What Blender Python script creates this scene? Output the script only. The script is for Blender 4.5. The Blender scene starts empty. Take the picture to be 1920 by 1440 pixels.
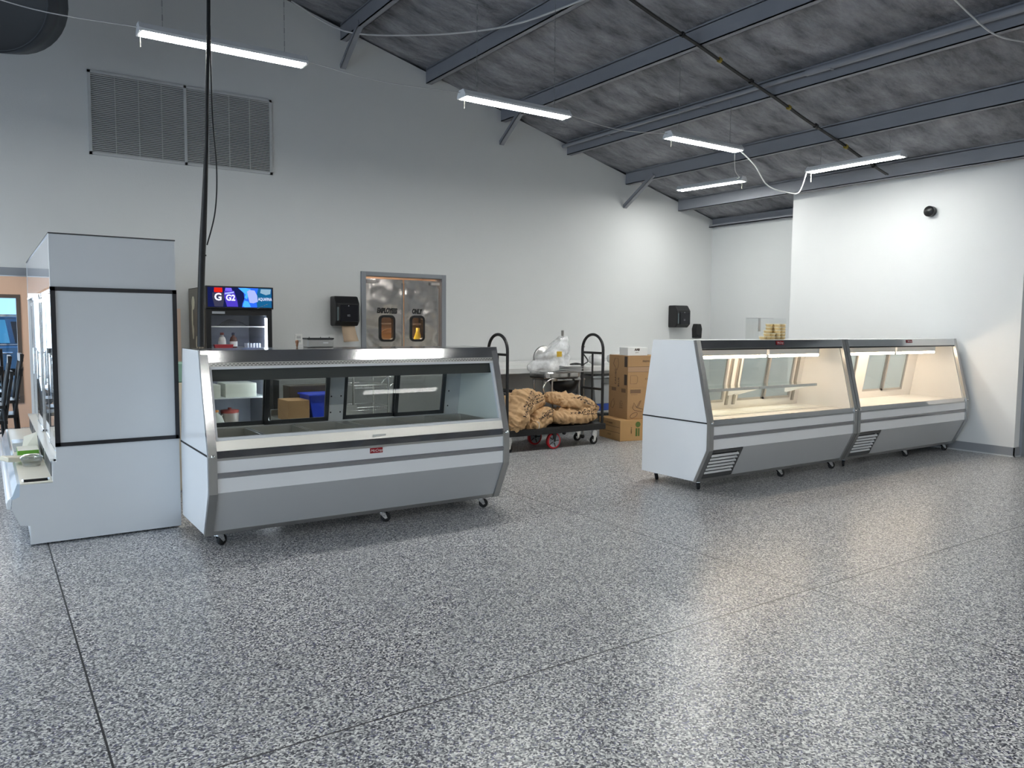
import bpy, math, random
from mathutils import Matrix, Vector, noise
random.seed(7)
R = math.radians
SC = bpy.context.scene
COL = SC.collection

# ------------------------------------------------------------------ camera, world, big lights, exposure
def make_camera():
    cd = bpy.data.cameras.new('camera'); cam = bpy.data.objects.new('camera', cd); COL.objects.link(cam)
    f, p, y, r = 1456.0, 7.504e-2, 5.9686e-1, -7.975e-3
    cy, sy, cp, sp, cr, sr = math.cos(y), math.sin(y), math.cos(p), math.sin(p), math.cos(r), math.sin(r)
    A = Matrix(((cy, -sy, 0), (0, 0, -1), (sy, cy, 0)))
    P = Matrix(((1, 0, 0), (0, cp, -sp), (0, sp, cp)))
    Q = Matrix(((cr, sr, 0), (-sr, cr, 0), (0, 0, 1)))
    M = Q @ P @ A
    rot = Matrix((M[0], -M[1], -M[2])).transposed()
    cam.matrix_world = Matrix.Translation((0, 0, 1.5)) @ rot.to_4x4()
    cd.sensor_width = 36; cd.lens = f / 1920 * 36; cd.clip_start = .05; cd.clip_end = 200
    SC.camera = cam
make_camera()

def make_world():
    w = bpy.data.worlds.new('sky'); SC.world = w; w.use_nodes = True
    nt = w.node_tree; bg = nt.nodes['Background']
    g = nt.nodes.new('ShaderNodeTexCoord'); s = nt.nodes.new('ShaderNodeSeparateXYZ'); cr = nt.nodes.new('ShaderNodeValToRGB')
    nt.links.new(g.outputs['Generated'], s.inputs[0]); nt.links.new(s.outputs['Z'], cr.inputs[0]); nt.links.new(cr.outputs[0], bg.inputs[0])
    cr.color_ramp.elements[0].color = (.34, .66, 1, 1); cr.color_ramp.elements[1].color = (.16, .40, .95, 1)
    bg.inputs[1].default_value = 1.5
make_world()
LED_POWER = 72.0
SC.view_settings.view_transform = 'Standard'
SC.view_settings.look = 'None'
SC.view_settings.gamma = 1
SC.view_settings.exposure = 0.12
SC.view_settings.use_curve_mapping = False

def area_light(name, loc, direction, sx, sy, power, color, spread=180):
    ld = bpy.data.lights.new(name, 'AREA'); ld.shape = 'RECTANGLE'; ld.size = sx; ld.size_y = sy; ld.energy = power; ld.color = color
    ld.spread = R(spread)
    o = bpy.data.objects.new(name, ld); COL.objects.link(o); o.location = loc
    o.rotation_euler = Vector(direction).to_track_quat('-Z', 'Y').to_euler()
    return o
# daylight that comes in through the shop's glass front (left of and behind the camera) and the dining room's window
area_light('daylight_storefront', (-6.9, 3.0, 1.6), (1, 0.1, -.30), 9.0, 2.2, 190, (.74, .87, 1.0), 130)
area_light('daylight_dining_window', (-1.6, 12.85, 1.2), (0.1, -1, -.1), 4.4, 1.4, 60, (.72, .86, 1.0))

# ------------------------------------------------------------------ materials
MATS = {}
def mat(name, color, rough=.5, metal=0.0, bump=0.0, bscale=30, var=0.03, vscale=4.0, spec=.5, trans=0.0, ior=1.45, alpha=1.0, emit=None, estr=0.0, coat=0.0, aniso=None, brush=None):
    if name in MATS: return MATS[name]
    m = bpy.data.materials.new(name); m.use_nodes = True; nt = m.node_tree; b = nt.nodes['Principled BSDF']
    N = nt.nodes.new; Lk = nt.links.new
    tc = N('ShaderNodeTexCoord')
    nz = N('ShaderNodeTexNoise'); nz.inputs['Scale'].default_value = vscale; nz.inputs['Detail'].default_value = 4
    Lk(tc.outputs['Object'], nz.inputs['Vector'])
    mx = N('ShaderNodeMix'); mx.data_type = 'RGBA'
    c = color
    mx.inputs[6].default_value = (c[0] * (1 - var * 2), c[1] * (1 - var * 2), c[2] * (1 - var * 2), 1)
    mx.inputs[7].default_value = (min(1, c[0] * (1 + var)), min(1, c[1] * (1 + var)), min(1, c[2] * (1 + var)), 1)
    Lk(nz.outputs['Fac'], mx.inputs[0]); Lk(mx.outputs[2], b.inputs['Base Color'])
    b.inputs['Roughness'].default_value = rough; b.inputs['Metallic'].default_value = metal
    b.inputs['Specular IOR Level'].default_value = spec; b.inputs['IOR'].default_value = ior
    b.inputs['Transmission Weight'].default_value = trans; b.inputs['Alpha'].default_value = alpha
    b.inputs['Coat Weight'].default_value = coat
    if brush:
        mp = N('ShaderNodeMapping'); mp.inputs['Scale'].default_value = brush
        Lk(tc.outputs['Object'], mp.inputs[0])
        n2 = N('ShaderNodeTexNoise'); n2.inputs['Scale'].default_value = 1; n2.inputs['Detail'].default_value = 3
        Lk(mp.outputs[0], n2.inputs['Vector'])
        mr = N('ShaderNodeMapRange'); mr.inputs[3].default_value = rough * .75; mr.inputs[4].default_value = rough * 1.3
        Lk(n2.outputs['Fac'], mr.inputs[0]); Lk(mr.outputs[0], b.inputs['Roughness'])
    if bump:
        n3 = N('ShaderNodeTexNoise'); n3.inputs['Scale'].default_value = bscale; n3.inputs['Detail'].default_value = 5
        Lk(tc.outputs['Object'], n3.inputs['Vector'])
        bp = N('ShaderNodeBump'); bp.inputs['Strength'].default_value = bump; bp.inputs['Distance'].default_value = .02
        Lk(n3.outputs['Fac'], bp.inputs['Height']); Lk(bp.outputs[0], b.inputs['Normal'])
    if emit:
        b.inputs['Emission Color'].default_value = (*emit, 1); b.inputs['Emission Strength'].default_value = estr
    MATS[name] = m
    return m

def glass_mat(name, tint=(.96, .98, .97), refl=1.0, rough=0.0):
    # thin pane: mirror reflection by Fresnel over straight-through transparency
    if name in MATS: return MATS[name]
    m = bpy.data.materials.new(name); m.use_nodes = True; nt = m.node_tree; nt.nodes.clear(); N = nt.nodes.new; Lk = nt.links.new
    out = N('ShaderNodeOutputMaterial'); mix = N('ShaderNodeMixShader'); tr = N('ShaderNodeBsdfTransparent'); gl = N('ShaderNodeBsdfGlossy')
    fr = N('ShaderNodeFresnel'); ge = N('ShaderNodeNewGeometry'); mi = N('ShaderNodeMapRange'); mi.inputs[3].default_value = 1.45; mi.inputs[4].default_value = 1 / 1.45
    Lk(ge.outputs['Backfacing'], mi.inputs[0]); Lk(mi.outputs[0], fr.inputs['IOR'])
    mu = N('ShaderNodeMath'); mu.operation = 'MULTIPLY'; mu.inputs[1].default_value = refl; mu.use_clamp = True
    tr.inputs[0].default_value = (*tint, 1); gl.inputs['Roughness'].default_value = rough; gl.inputs[0].default_value = (1, 1, 1, 1)
    Lk(fr.outputs[0], mu.inputs[0]); Lk(mu.outputs[0], mix.inputs[0]); Lk(tr.outputs[0], mix.inputs[1]); Lk(gl.outputs[0], mix.inputs[2]); Lk(mix.outputs[0], out.inputs[0])
    MATS[name] = m
    return m

def emission_mat(name, color, strength):
    if name in MATS: return MATS[name]
    m = bpy.data.materials.new(name); m.use_nodes = True; nt = m.node_tree; nt.nodes.clear()
    out = nt.nodes.new('ShaderNodeOutputMaterial'); e = nt.nodes.new('ShaderNodeEmission')
    e.inputs[0].default_value = (*color, 1); e.inputs[1].default_value = strength
    nt.links.new(e.outputs[0], out.inputs[0]); MATS[name] = m
    return m

def floor_mat():
    m = bpy.data.materials.new('flake_epoxy_floor'); m.use_nodes = True; nt = m.node_tree; b = nt.nodes['Principled BSDF']; N = nt.nodes.new; Lk = nt.links.new
    tc = N('ShaderNodeTexCoord')
    dn = N('ShaderNodeTexNoise'); dn.inputs['Scale'].default_value = 60; dn.inputs['Detail'].default_value = 2
    Lk(tc.outputs['Object'], dn.inputs['Vector'])
    va = N('ShaderNodeVectorMath'); va.operation = 'MULTIPLY_ADD'; va.inputs[1].default_value = (.012, .012, 0)
    Lk(dn.outputs['Color'], va.inputs[0]); Lk(tc.outputs['Object'], va.inputs[2])
    vo = N('ShaderNodeTexVoronoi'); vo.voronoi_dimensions = '2D'; vo.inputs['Scale'].default_value = 150
    Lk(va.outputs[0], vo.inputs['Vector'])
    sx = N('ShaderNodeSeparateColor'); Lk(vo.outputs['Color'], sx.inputs[0])
    cr = N('ShaderNodeValToRGB'); cr.color_ramp.interpolation = 'CONSTANT'
    e = cr.color_ramp.elements
    cols = [(0, (.02, .022, .035)), (.17, (.10, .102, .12)), (.29, (.22, .225, .235)), (.46, (.36, .365, .37)), (.62, (.54, .545, .54)), (.80, (.74, .745, .73)), (.94, (.10, .10, .19))]
    e[0].position = 0; e[0].color = (*cols[0][1], 1); e[1].position = cols[1][0]; e[1].color = (*cols[1][1], 1)
    for p, c in cols[2:]:
        k = e.new(p); k.color = (*c, 1)
    Lk(sx.outputs[0], cr.inputs[0])
    # saw-cut control joints
    s = N('ShaderNodeSeparateXYZ'); Lk(tc.outputs['Object'], s.inputs[0])
    def joint(axis, start, pitch, half):
        a = N('ShaderNodeMath'); a.operation = 'SUBTRACT'; a.inputs[1].default_value = start; Lk(s.outputs[axis], a.inputs[0])
        q = N('ShaderNodeMath'); q.operation = 'PINGPONG'; q.inputs[1].default_value = pitch / 2; Lk(a.outputs[0], q.inputs[0])
        c = N('ShaderNodeMath'); c.operation = 'LESS_THAN'; c.inputs[1].default_value = half; Lk(q.outputs[0], c.inputs[0])
        return c
    jx = joint('X', .31, 3.58, .0042); jy = joint('Y', 2.642, 3.66, .0042)
    mxx = N('ShaderNodeMath'); mxx.operation = 'MAXIMUM'; Lk(jx.outputs[0], mxx.inputs[0]); Lk(jy.outputs[0], mxx.inputs[1])
    mix = N('ShaderNodeMix'); mix.data_type = 'RGBA'; mix.inputs[7].default_value = (.008, .008, .009, 1)
    Lk(mxx.outputs[0], mix.inputs[0]); Lk(cr.outputs[0], mix.inputs[6]); Lk(mix.outputs[2], b.inputs['Base Color'])
    b.inputs['Roughness'].default_value = .30; b.inputs['Specular IOR Level'].default_value = .45
    bp = N('ShaderNodeBump'); bp.inputs['Strength'].default_value = .25; bp.inputs['Distance'].default_value = .002
    Lk(sx.outputs[1], bp.inputs['Height']); Lk(bp.outputs[0], b.inputs['Normal'])
    return m

def roof_mat():
    m = bpy.data.materials.new('roof_insulation'); m.use_nodes = True; nt = m.node_tree; b = nt.nodes['Principled BSDF']; N = nt.nodes.new; Lk = nt.links.new
    tc = N('ShaderNodeTexCoord'); mp = N('ShaderNodeMapping'); mp.inputs['Scale'].default_value = (1.0, 2.4, 1.0); Lk(tc.outputs['Object'], mp.inputs[0])
    n1 = N('ShaderNodeTexNoise'); n1.inputs['Scale'].default_value = 1.6; n1.inputs['Detail'].default_value = 8; n1.inputs['Roughness'].default_value = .65; Lk(mp.outputs[0], n1.inputs['Vector'])
    cr = N('ShaderNodeValToRGB'); e = cr.color_ramp.elements
    e[0].position = .30; e[0].color = (.09, .092, .105, 1); e[1].position = .66; e[1].color = (.36, .365, .39, 1)
    k = e.new(.46); k.color = (.22, .225, .245, 1)
    Lk(n1.outputs['Fac'], cr.inputs[0]); Lk(cr.outputs[0], b.inputs['Base Color'])
    n2 = N('ShaderNodeTexNoise'); n2.inputs['Scale'].default_value = 3.5; n2.inputs['Detail'].default_value = 8; Lk(mp.outputs[0], n2.inputs['Vector'])
    bp = N('ShaderNodeBump'); bp.inputs['Strength'].default_value = .9; bp.inputs['Distance'].default_value = .12
    Lk(n2.outputs['Fac'], bp.inputs['Height']); Lk(bp.outputs[0], b.inputs['Normal'])
    b.inputs['Roughness'].default_value = .75
    return m

WALL = mat('white_wall_paint', (.68, .69, .685), rough=.5, bump=.05, bscale=60, var=.01)
WALLR = mat('white_wall_panel', (.76, .765, .76), rough=.4, bump=.03, bscale=60, var=.01)
BEIGE = mat('beige_wall_paint', (.72, .56, .46), rough=.6, var=.02)
ROOF = roof_mat()
STEELG = mat('grey_painted_steel', (.27, .28, .31), rough=.5, bump=.1, bscale=40, var=.06)
BASE = mat('grey_vinyl_base', (.27, .28, .30), rough=.45)
DOORFR = mat('grey_door_frame_paint', (.26, .275, .30), rough=.45)
WHITE = mat('white_enamel', (.86, .87, .885), rough=.22, var=.01, coat=.2)
SILVERW = mat('silver_grey_enamel', (.50, .51, .52), rough=.35, var=.01)
STAIN = mat('stainless_steel', (.62, .62, .62), rough=.16, metal=1, brush=(3, 3, 160), var=.03)
MIRROR = mat('mirror_stainless', (.66, .65, .64), rough=.05, metal=1, var=.02)
SATIN = mat('satin_stainless', (.50, .50, .49), rough=.32, metal=1, brush=(120, 4, 4), var=.04)
CHROME = mat('chrome', (.8, .8, .8), rough=.08, metal=1)
BLACK = mat('black_plastic', (.012, .012, .013), rough=.35)
BLACKM = mat('black_metal', (.014, .014, .015), rough=.4, bump=.05)
RUBBER = mat('black_rubber', (.015, .015, .016), rough=.7)
DARKGAP = mat('gasket_and_gap_shade', (.02, .02, .022), rough=.6)
CARD = mat('brown_cardboard', (.42, .25, .12), rough=.8, bump=.08, bscale=20, var=.06)
CARD2 = mat('tan_cardboard', (.50, .30, .13), rough=.8, bump=.08, bscale=20, var=.06)
INK = mat('dark_print_ink', (.06, .04, .03), rough=.7)
PRINTB = mat('faded_brown_print', (.20, .12, .07), rough=.8)
PRINTG = mat('green_print', (.10, .16, .04), rough=.8)
KRAFT = mat('kraft_paper', (.56, .36, .19), rough=.7, bump=.6, bscale=14, var=.06, vscale=7)
GLASS = glass_mat('clear_glass', (.985, .99, .99), .9)
GLASSC = glass_mat('case_front_glass', (.985, .992, .988), .08)
GLASSD = glass_mat('sliding_door_glass', (.93, .96, .945), 1.0)
ACRYL = glass_mat('clear_acrylic', (.97, .975, .975), .3)
TUBEW = emission_mat('warm_case_lamp_glow', (1.0, .80, .60), 40.0)
LEDW = emission_mat('cool_led_lens', (.99, 1.0, .965), LED_POWER)
LEDC = emission_mat('fridge_led_strip', (.82, .90, 1.0), 40.0)

# ------------------------------------------------------------------ mesh helpers
class MB:
    def __init__(s): s.v = []; s.f = []; s.mi = []; s.sm = []; s.cur = 0; s.X = Matrix.Identity(4)
    def add(s, vs, fs, smooth=False):
        n = len(s.v); s.v += [s.X @ Vector(p) for p in vs]
        for f in fs: s.f.append([n + i for i in f]); s.mi.append(s.cur); s.sm.append(smooth)
        return s
    def box(s, x0, x1, y0, y1, z0, z1):
        x0, x1 = sorted((x0, x1)); y0, y1 = sorted((y0, y1)); z0, z1 = sorted((z0, z1))
        return s.add([(x0, y0, z0), (x1, y0, z0), (x1, y1, z0), (x0, y1, z0), (x0, y0, z1), (x1, y0, z1), (x1, y1, z1), (x0, y1, z1)],
                     [(0, 3, 2, 1), (4, 5, 6, 7), (0, 1, 5, 4), (1, 2, 6, 5), (2, 3, 7, 6), (3, 0, 4, 7)])
    def prism(s, pts, axis, a, b):
        """extrude a 2-D polygon along an axis; pts are the other two coordinates in xyz order"""
        def P(p, t): return {'x': (t, p[0], p[1]), 'y': (p[0], t, p[1]), 'z': (p[0], p[1], t)}[axis]
        n = len(pts); ar = sum(pts[i][0] * pts[(i + 1) % n][1] - pts[(i + 1) % n][0] * pts[i][1] for i in range(n))
        if ar < 0: pts = pts[::-1]
        if axis == 'y': pts = pts[::-1]
        vs = [P(p, a) for p in pts] + [P(p, b) for p in pts]
        fs = [tuple(range(n))[::-1], tuple(range(n, 2 * n))] + [(i, (i + 1) % n, n + (i + 1) % n, n + i) for i in range(n)]
        if b < a: fs = [f[::-1] for f in fs]
        return s.add(vs, fs)
    def cyl(s, p, q, r, n=16, r2=None, smooth=True, cap=True):
        p = Vector(p); q = Vector(q); d = (q - p).normalized(); u = d.orthogonal().normalized(); w = d.cross(u); r2 = r if r2 is None else r2
        vs = []
        for c, rr in ((p, r), (q, r2)):
            for i in range(n):
                a = 2 * math.pi * i / n; vs.append(c + (u * math.cos(a) + w * math.sin(a)) * rr)
        s.add(vs, [(i, (i + 1) % n, n + (i + 1) % n, n + i) for i in range(n)], smooth)
        if cap: s.add(vs, [tuple(range(n))[::-1], tuple(range(n, 2 * n))])
        return s
    def tube(s, pts, r, n=10, closed=False):
        pts = [Vector(p) for p in pts]; m = len(pts); vs = []; prev = None
        for i, p in enumerate(pts):
            a = pts[(i - 1) % m] if (closed or i > 0) else p; b = pts[(i + 1) % m] if (closed or i < m - 1) else p
            d = (b - a).normalized()
            u = (prev - d * prev.dot(d)) if prev else d.orthogonal()
            u = u.normalized() if u.length > 1e-6 else d.orthogonal().normalized()
            prev = u; w = d.cross(u); rr = r[i] if isinstance(r, (list, tuple)) else r
            for k in range(n):
                t = 2 * math.pi * k / n; vs.append(p + (u * math.cos(t) + w * math.sin(t)) * rr)
        fs = []
        for i in range(m if closed else m - 1):
            j = (i + 1) % m
            for k in range(n): fs.append((i * n + k, i * n + (k + 1) % n, j * n + (k + 1) % n, j * n + k))
        s.add(vs, fs, True)
        if not closed: s.add(vs, [tuple(range(n))[::-1], tuple(range((m - 1) * n, m * n))])
        return s
    def lathe(s, prof, c=(0, 0, 0), n=24, axis='z', smooth=True):
        vs = []; fs = []
        for (r, h) in prof:
            for k in range(n):
                t = 2 * math.pi * k / n; a, b = r * math.cos(t), r * math.sin(t)
                vs.append({'z': (c[0] + a, c[1] + b, c[2] + h), 'y': (c[0] + b, c[1] + h, c[2] + a), 'x': (c[0] + h, c[1] + a, c[2] + b)}[axis])
        for i in range(len(prof) - 1):
            for k in range(n): fs.append((i * n + k, i * n + (k + 1) % n, (i + 1) * n + (k + 1) % n, (i + 1) * n + k))
        return s.add(vs, fs, smooth)
    def quad(s, a, b, c, d): return s.add([a, b, c, d], [(0, 1, 2, 3)])
    def build(s, name, m, parent=None, bevel=0, kind=None, label=None, solid=0):
        me = bpy.data.meshes.new(name)
        off = parent.location.copy() if parent else Vector((0, 0, 0))
        if parent:
            q = parent
            while q.parent: q = q.parent; off += q.location
        me.from_pydata([tuple(v - off) for v in s.v], [], s.f)
        for x in (m if isinstance(m, (list, tuple)) else [m]): me.materials.append(x)
        me.polygons.foreach_set('material_index', s.mi); me.polygons.foreach_set('use_smooth', s.sm); me.update()
        o = bpy.data.objects.new(name, me); COL.objects.link(o)
        if parent: o.parent = parent
        if solid:
            md = o.modifiers.new('thickness', 'SOLIDIFY'); md.thickness = solid; md.offset = 0
        if bevel:
            md = o.modifiers.new('bevel', 'BEVEL'); md.width = bevel; md.segments = 2; md.limit_method = 'ANGLE'; md.angle_limit = R(40)
        if kind: o['kind'] = kind
        if label: o['label'] = label
        return o

def thing(name, label, cat, loc=(0, 0, 0), group=None):
    o = bpy.data.objects.new(name, None); COL.objects.link(o); o.location = loc; o.empty_display_size = .1
    o['label'] = label; o['category'] = cat
    if group: o['group'] = group
    return o
def tag(o, label, cat, group=None):
    o['label'] = label; o['category'] = cat
    if group: o['group'] = group
    return o
def origin_to(o, loc):
    """moves a top-level mesh's origin to loc without moving the mesh"""
    loc = Vector(loc); o.data.transform(Matrix.Translation(-loc)); o.location = loc
    return o
def dup(root, loc, label=None, group=None, rotz=None):
    def cp(o, par):
        c = o.copy(); COL.objects.link(c)
        if par: c.parent = par
        for ch in [k for k in o.children]: cp(ch, c)
        return c
    r = cp(root, None); r.location = loc
    if rotz is not None: r.rotation_euler = (0, 0, rotz)
    if label: r['label'] = label
    if group: r['group'] = group
    return r
def text(name, s, m, parent, origin, xdir, zdir, height, sx=1.0, shear=0, extrude=.0006, bold=0.0, align='CENTER'):
    """writing on a surface: origin = centre of the baseline, xdir = reading direction, zdir = up"""
    cu = bpy.data.curves.new(name, 'FONT'); cu.body = s; cu.size = height / .72; cu.extrude = extrude; cu.shear = shear; cu.align_x = align; cu.offset = bold
    cu.resolution_u = 3
    t = bpy.data.objects.new('tmp', cu); me = bpy.data.meshes.new_from_object(t); bpy.data.objects.remove(t); me.name = name
    X = Vector(xdir).normalized(); Z = Vector(zdir).normalized(); Y = X.cross(Z) * -1
    M = Matrix(((X.x * sx, Z.x, -Y.x * 1, origin[0]), (X.y * sx, Z.y, -Y.y, origin[1]), (X.z * sx, Z.z, -Y.z, origin[2]), (0, 0, 0, 1)))
    off = Vector((0, 0, 0)); q = parent
    while q: off += q.location; q = q.parent
    me.transform(Matrix.Translation(-off) @ M)
    me.materials.clear(); me.materials.append(m)
    o = bpy.data.objects.new(name, me); COL.objects.link(o)
    if parent: o.parent = parent
    return o

# ------------------------------------------------------------------ the building
YB = 9.387                       # back wall
XC = 10.589                      # right side wall in the recess
XP, YP0, YP1 = 10.003, 4.18, 7.334   # boxed-out white partition
RZ = lambda x: (6.168 - .262 * x) if x > -2 else (6.692 + .262 * (x + 2))
XL, YF = -7.0, -7.0

fl = MB().box(XL, 13, YF, 15.4, -.1, 0).build('floor', floor_mat(), kind='structure')
MB().box(-30, 30, 15.4, 45, -.12, -.02).box(-30, XL, -30, 15.4, -.12, -.02).build('floor_parking_lot', mat('asphalt', (.16, .17, .18), rough=.9, bump=.3, bscale=60), kind='structure')

def wall_back():
    b = MB()
    # columns of wall between openings; sloping top a little below the roof
    def col(x0, x1, z0, z1=None):
        t0 = z1 if z1 is not None else RZ(x0) - .03; t1 = z1 if z1 is not None else RZ(x1) - .03
        b.prism([(x0, z0), (x1, z0), (x1, t1), (x0, t0)], 'y', YB, YB + .16)
    col(XL, -2.0, 0); col(-2.0, .62, 2.0); col(.62, 1.84, 0)
    col(1.84, 4.07, 0); col(4.07, 5.21, 2.135); col(5.21, XC, 0)
    return b.build('wall_back', WALL, kind='structure')
wb = wall_back()
wr = MB().prism([(XC, 0), (XC + .15, 0), (XC + .15, RZ(XC + .15)), (XC, RZ(XC) - .1)], 'y', YP1 - .3, YB + .16).build('wall_right_recess', WALL, kind='structure')
wp = MB().prism([(XP, 0), (XP + .14, 0), (XP + .14, RZ(XP + .14) - .005), (XP, RZ(XP) - .005)], 'y', YP0, YP1)
wp.prism([(XP + .14, 0), (XC + .1, 0), (XC + .1, RZ(XC + .1) - .01), (XP + .14, RZ(XP + .14) - .01)], 'y', YP1 - .12, YP1)
wp.build('wall_right', WALLR, kind='structure')
b = MB()
b.prism([(XP + .14, 0), (10.19, 0), (10.19, RZ(10.19) - .01), (XP + .14, RZ(XP + .14) - .01)], 'y', YP0, YP0 + .12)
b.prism([(11.2, 0), (13, 0), (13, RZ(13)), (11.2, RZ(11.2))], 'y', YP0, YP0 + .12)
b.prism([(10.19, 2.12), (11.2, 2.12), (11.2, RZ(11.2)), (10.19, RZ(10.19))], 'y', YP0, YP0 + .12)
b.build('wall_right_return', WALL, kind='structure')
# walls behind and beside the camera; the left one is glass shop front
MB().box(13, 13.15, YF, YP0 + .1, 0, 3.2).build('wall_far_right', WALL, kind='structure')
b = MB().prism([(XL, 0), (13, 0), (13, RZ(13)), (-2, RZ(-2)), (XL, RZ(XL))], 'y', YF - .15, YF)
b.build('wall_front', WALL, kind='structure')
b = MB().box(XL - .15, XL, YF, 15.4, 0, .35).box(XL - .15, XL, YF, 15.4, 2.75, RZ(XL))
for y in (-7, -5.2, -3.4, -1.6, .2, 2.0, 3.8, 5.6, 7.4, 9.2, 12, 15.2): b.box(XL - .15, XL, y, y + .2, .35, 2.75)
b.build('wall_left', WALL, kind='structure')

def ceiling():
    root = bpy.data.objects.new('ceiling', None); COL.objects.link(root); root['kind'] = 'structure'
    def sheet(x0, x1, nx, y0, y1, ny, nm):
        b = MB(); vs = []
        for i in range(nx + 1):
            x = x0 + (x1 - x0) * i / nx
            for j in range(ny + 1):
                y = y0 + (y1 - y0) * j / ny
                k = ((x - 9.73) / 1.19) % 1.0
                sag = -.05 * math.sin(math.pi * k) + .03 * noise.noise(Vector((x * 1.5, y * 1.1, 3))) + .012 * noise.noise(Vector((x * 5, y * 3, 9)))
                vs.append((x, y, RZ(x) + .03 + sag))
        fs = [(i * (ny + 1) + j, i * (ny + 1) + j + 1, (i + 1) * (ny + 1) + j + 1, (i + 1) * (ny + 1) + j) for i in range(nx) for j in range(ny)]
        b.add(vs, fs, True); return b.build(nm, ROOF, root)
    sheet(-2, 13, 130, YF - .1, YB + .3, 120, 'roof_insulation')
    sheet(XL, -2, 30, YF - .1, YB + .3, 60, 'roof_insulation')
    # C-section purlins, each its own part
    for k in range(10):
        x = 9.73 - 1.19 * k
        if x < -1.8: break
        zt = RZ(x) - .0; zb = zt - .18
        b = MB().box(x - .006, x + .006, YF, YB, zb, zt + .02).box(x - .006, x + .075, YF, YB, zb, zb + .01).box(x - .006, x + .075, YF, YB, zt - .01, zt).box(x + .066, x + .075, YF, YB, zb, zb + .028)
        b.build('purlin', STEELG, root)
    # eave strut where the roof meets the low side wall, only in the recess
    b = MB().box(XC - .10, XC, YP1, YB, RZ(XC) - .17, RZ(XC) - .155).box(XC - .012, XC, YP1, YB, RZ(XC) - .17, RZ(XC) - .02).box(XC - .10, XC - .09, YP1, YB, RZ(XC) - .17, RZ(XC) - .13)
    b.build('purlin', STEELG, root)
    # flange braces from wall to purlin
    for x, zb, yt in ((3.78, 4.66, 8.80), (6.14, 4.05, 8.85), (8.50, 3.38, 8.72)):
        zt = RZ(x) - .15; y0, z0 = YB - .01, zb
        b = MB(); d = Vector((0, yt - y0, zt - z0)).normalized(); nrm = Vector((0, d.z, -d.y))
        for (a0, a1, c0, c1) in ((-.035, .035, -.004, .004), (-.035, -.027, -.004, .05)):
            vs = []
            for (yy, zz) in ((y0, z0), (yt, zt)):
                for (a, c) in ((a0, c0), (a1, c0), (a1, c1), (a0, c1)): vs.append((x + .02 + a, yy + nrm.y * c, zz + nrm.z * c))
            b.add(vs, [(0, 1, 2, 3), (4, 7, 6, 5), (0, 4, 5, 1), (1, 5, 6, 2), (2, 6, 7, 3), (3, 7, 4, 0)])
        b.build('brace', STEELG, root)
ceiling()
# near-black box added as the shadow in the gap above the wall head
MB().box(-2, XC + .3, YB + .2, YB + .32, 3.2, 6.9).build('wall_head_shadow', DARKGAP, kind='structure')

# vinyl base
b = MB(); BZ = .112
b.box(XP - .012, XP, YP0 - .012, YP1, 0, BZ).box(XP - .012, 10.13, YP0 - .012, YP0, 0, BZ)
b.cur = 1; b.box(XP - .026, XP - .012, YP0 - .026, YP1, 0, .014).box(XP - .026, 10.13, YP0 - .026, YP0 - .012, 0, .014)
b.build('baseboard_right', [BASE, mat('light_sealant', (.55, .56, .57), rough=.5)], kind='structure')
MB().box(.62, 4.0, YB - .012, YB, 0, BZ).box(5.27, XC, YB - .012, YB, 0, BZ).build('baseboard_back', BASE, kind='structure')

# side door at the far right edge of the view
d2 = bpy.data.objects.new('door_2', None); COL.objects.link(d2); d2.location = (10.7, YP0, 0); d2['kind'] = 'structure'
MB().box(10.13, 10.20, YP0 - .03, YP0 + .13, 0, 2.18).box(11.19, 11.26, YP0 - .03, YP0 + .13, 0, 2.18).box(10.20, 11.19, YP0 - .03, YP0 + .13, 2.11, 2.18).build('door_frame', DOORFR, d2)
MB().box(10.205, 11.185, YP0 + .05, YP0 + .10, .01, 2.105).build('door_leaf', mat('grey_door_leaf', (.33, .34, .36), rough=.45), d2)
MB().cyl((10.28, YP0 + .05, 1.0), (10.28, YP0 - .01, 1.0), .012).cyl((10.28, YP0 - .01, 1.0), (10.40, YP0 - .01, 1.0), .011).build('door_handle', SATIN, d2)

# ------------------------------------------------------------------ dining room and car park seen past the left cabinet
YD = 13.0
b = MB().box(XL, -4.3, YD, YD + .15, 0, 2.9).box(-4.3, .44, YD, YD + .15, 1.88, 2.9).box(.44, 3.0, YD, YD + .15, 0, 2.9).box(-4.3, .44, YD, YD + .15, 0, .35)
b.box(1.84, 1.99, YB + .16, YD, 0, 2.9)
b.build('wall_dining', BEIGE, kind='structure')
MB().box(XL, 1.99, YB + .16, YD + .15, 2.7, 2.8).build('ceiling_dining', WALL, kind='structure')
MB().box(-2.05, .67, YB - .02, YB + .18, 1.965, 2.045).build('trim_1', DOORFR, kind='structure')
t = thing('dining_fill_lamp', 'unseen warm lamp added to brighten the dining room behind the back wall', 'ceiling lamp', (-.6, 11.2, 2.7))  # unseen lamp, added to brighten the beige dining room wall
MB().box(-1.2, 0, 10.9, 11.5, 2.66, 2.698).build('housing', WHITE, t)
MB().box(-1.18, -.02, 10.92, 11.48, 2.645, 2.66).build('lens', emission_mat('warm_dining_fill_lens', (1, .82, .62), 22.0), t)
wn = bpy.data.objects.new('window_1', None); COL.objects.link(wn); wn.location = (-1.93, YD, .35); wn['kind'] = 'structure'
WF = mat('dark_bronze_window_frame', (.10, .09, .085), rough=.4)
b = MB().box(-4.3, .44, YD - .02, YD + .1, 1.83, 1.88).box(-4.3, .44, YD - .02, YD + .1, .35, .40)
for x in (-4.3, -2.75, -1.15, .39): b.box(x, x + .05, YD - .02, YD + .1, .40, 1.83)
b.build('window_frame', WF, wn)
MB().box(-4.25, .39, YD + .03, YD + .036, .40, 1.83).build('window_pane', GLASS, wn)
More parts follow.
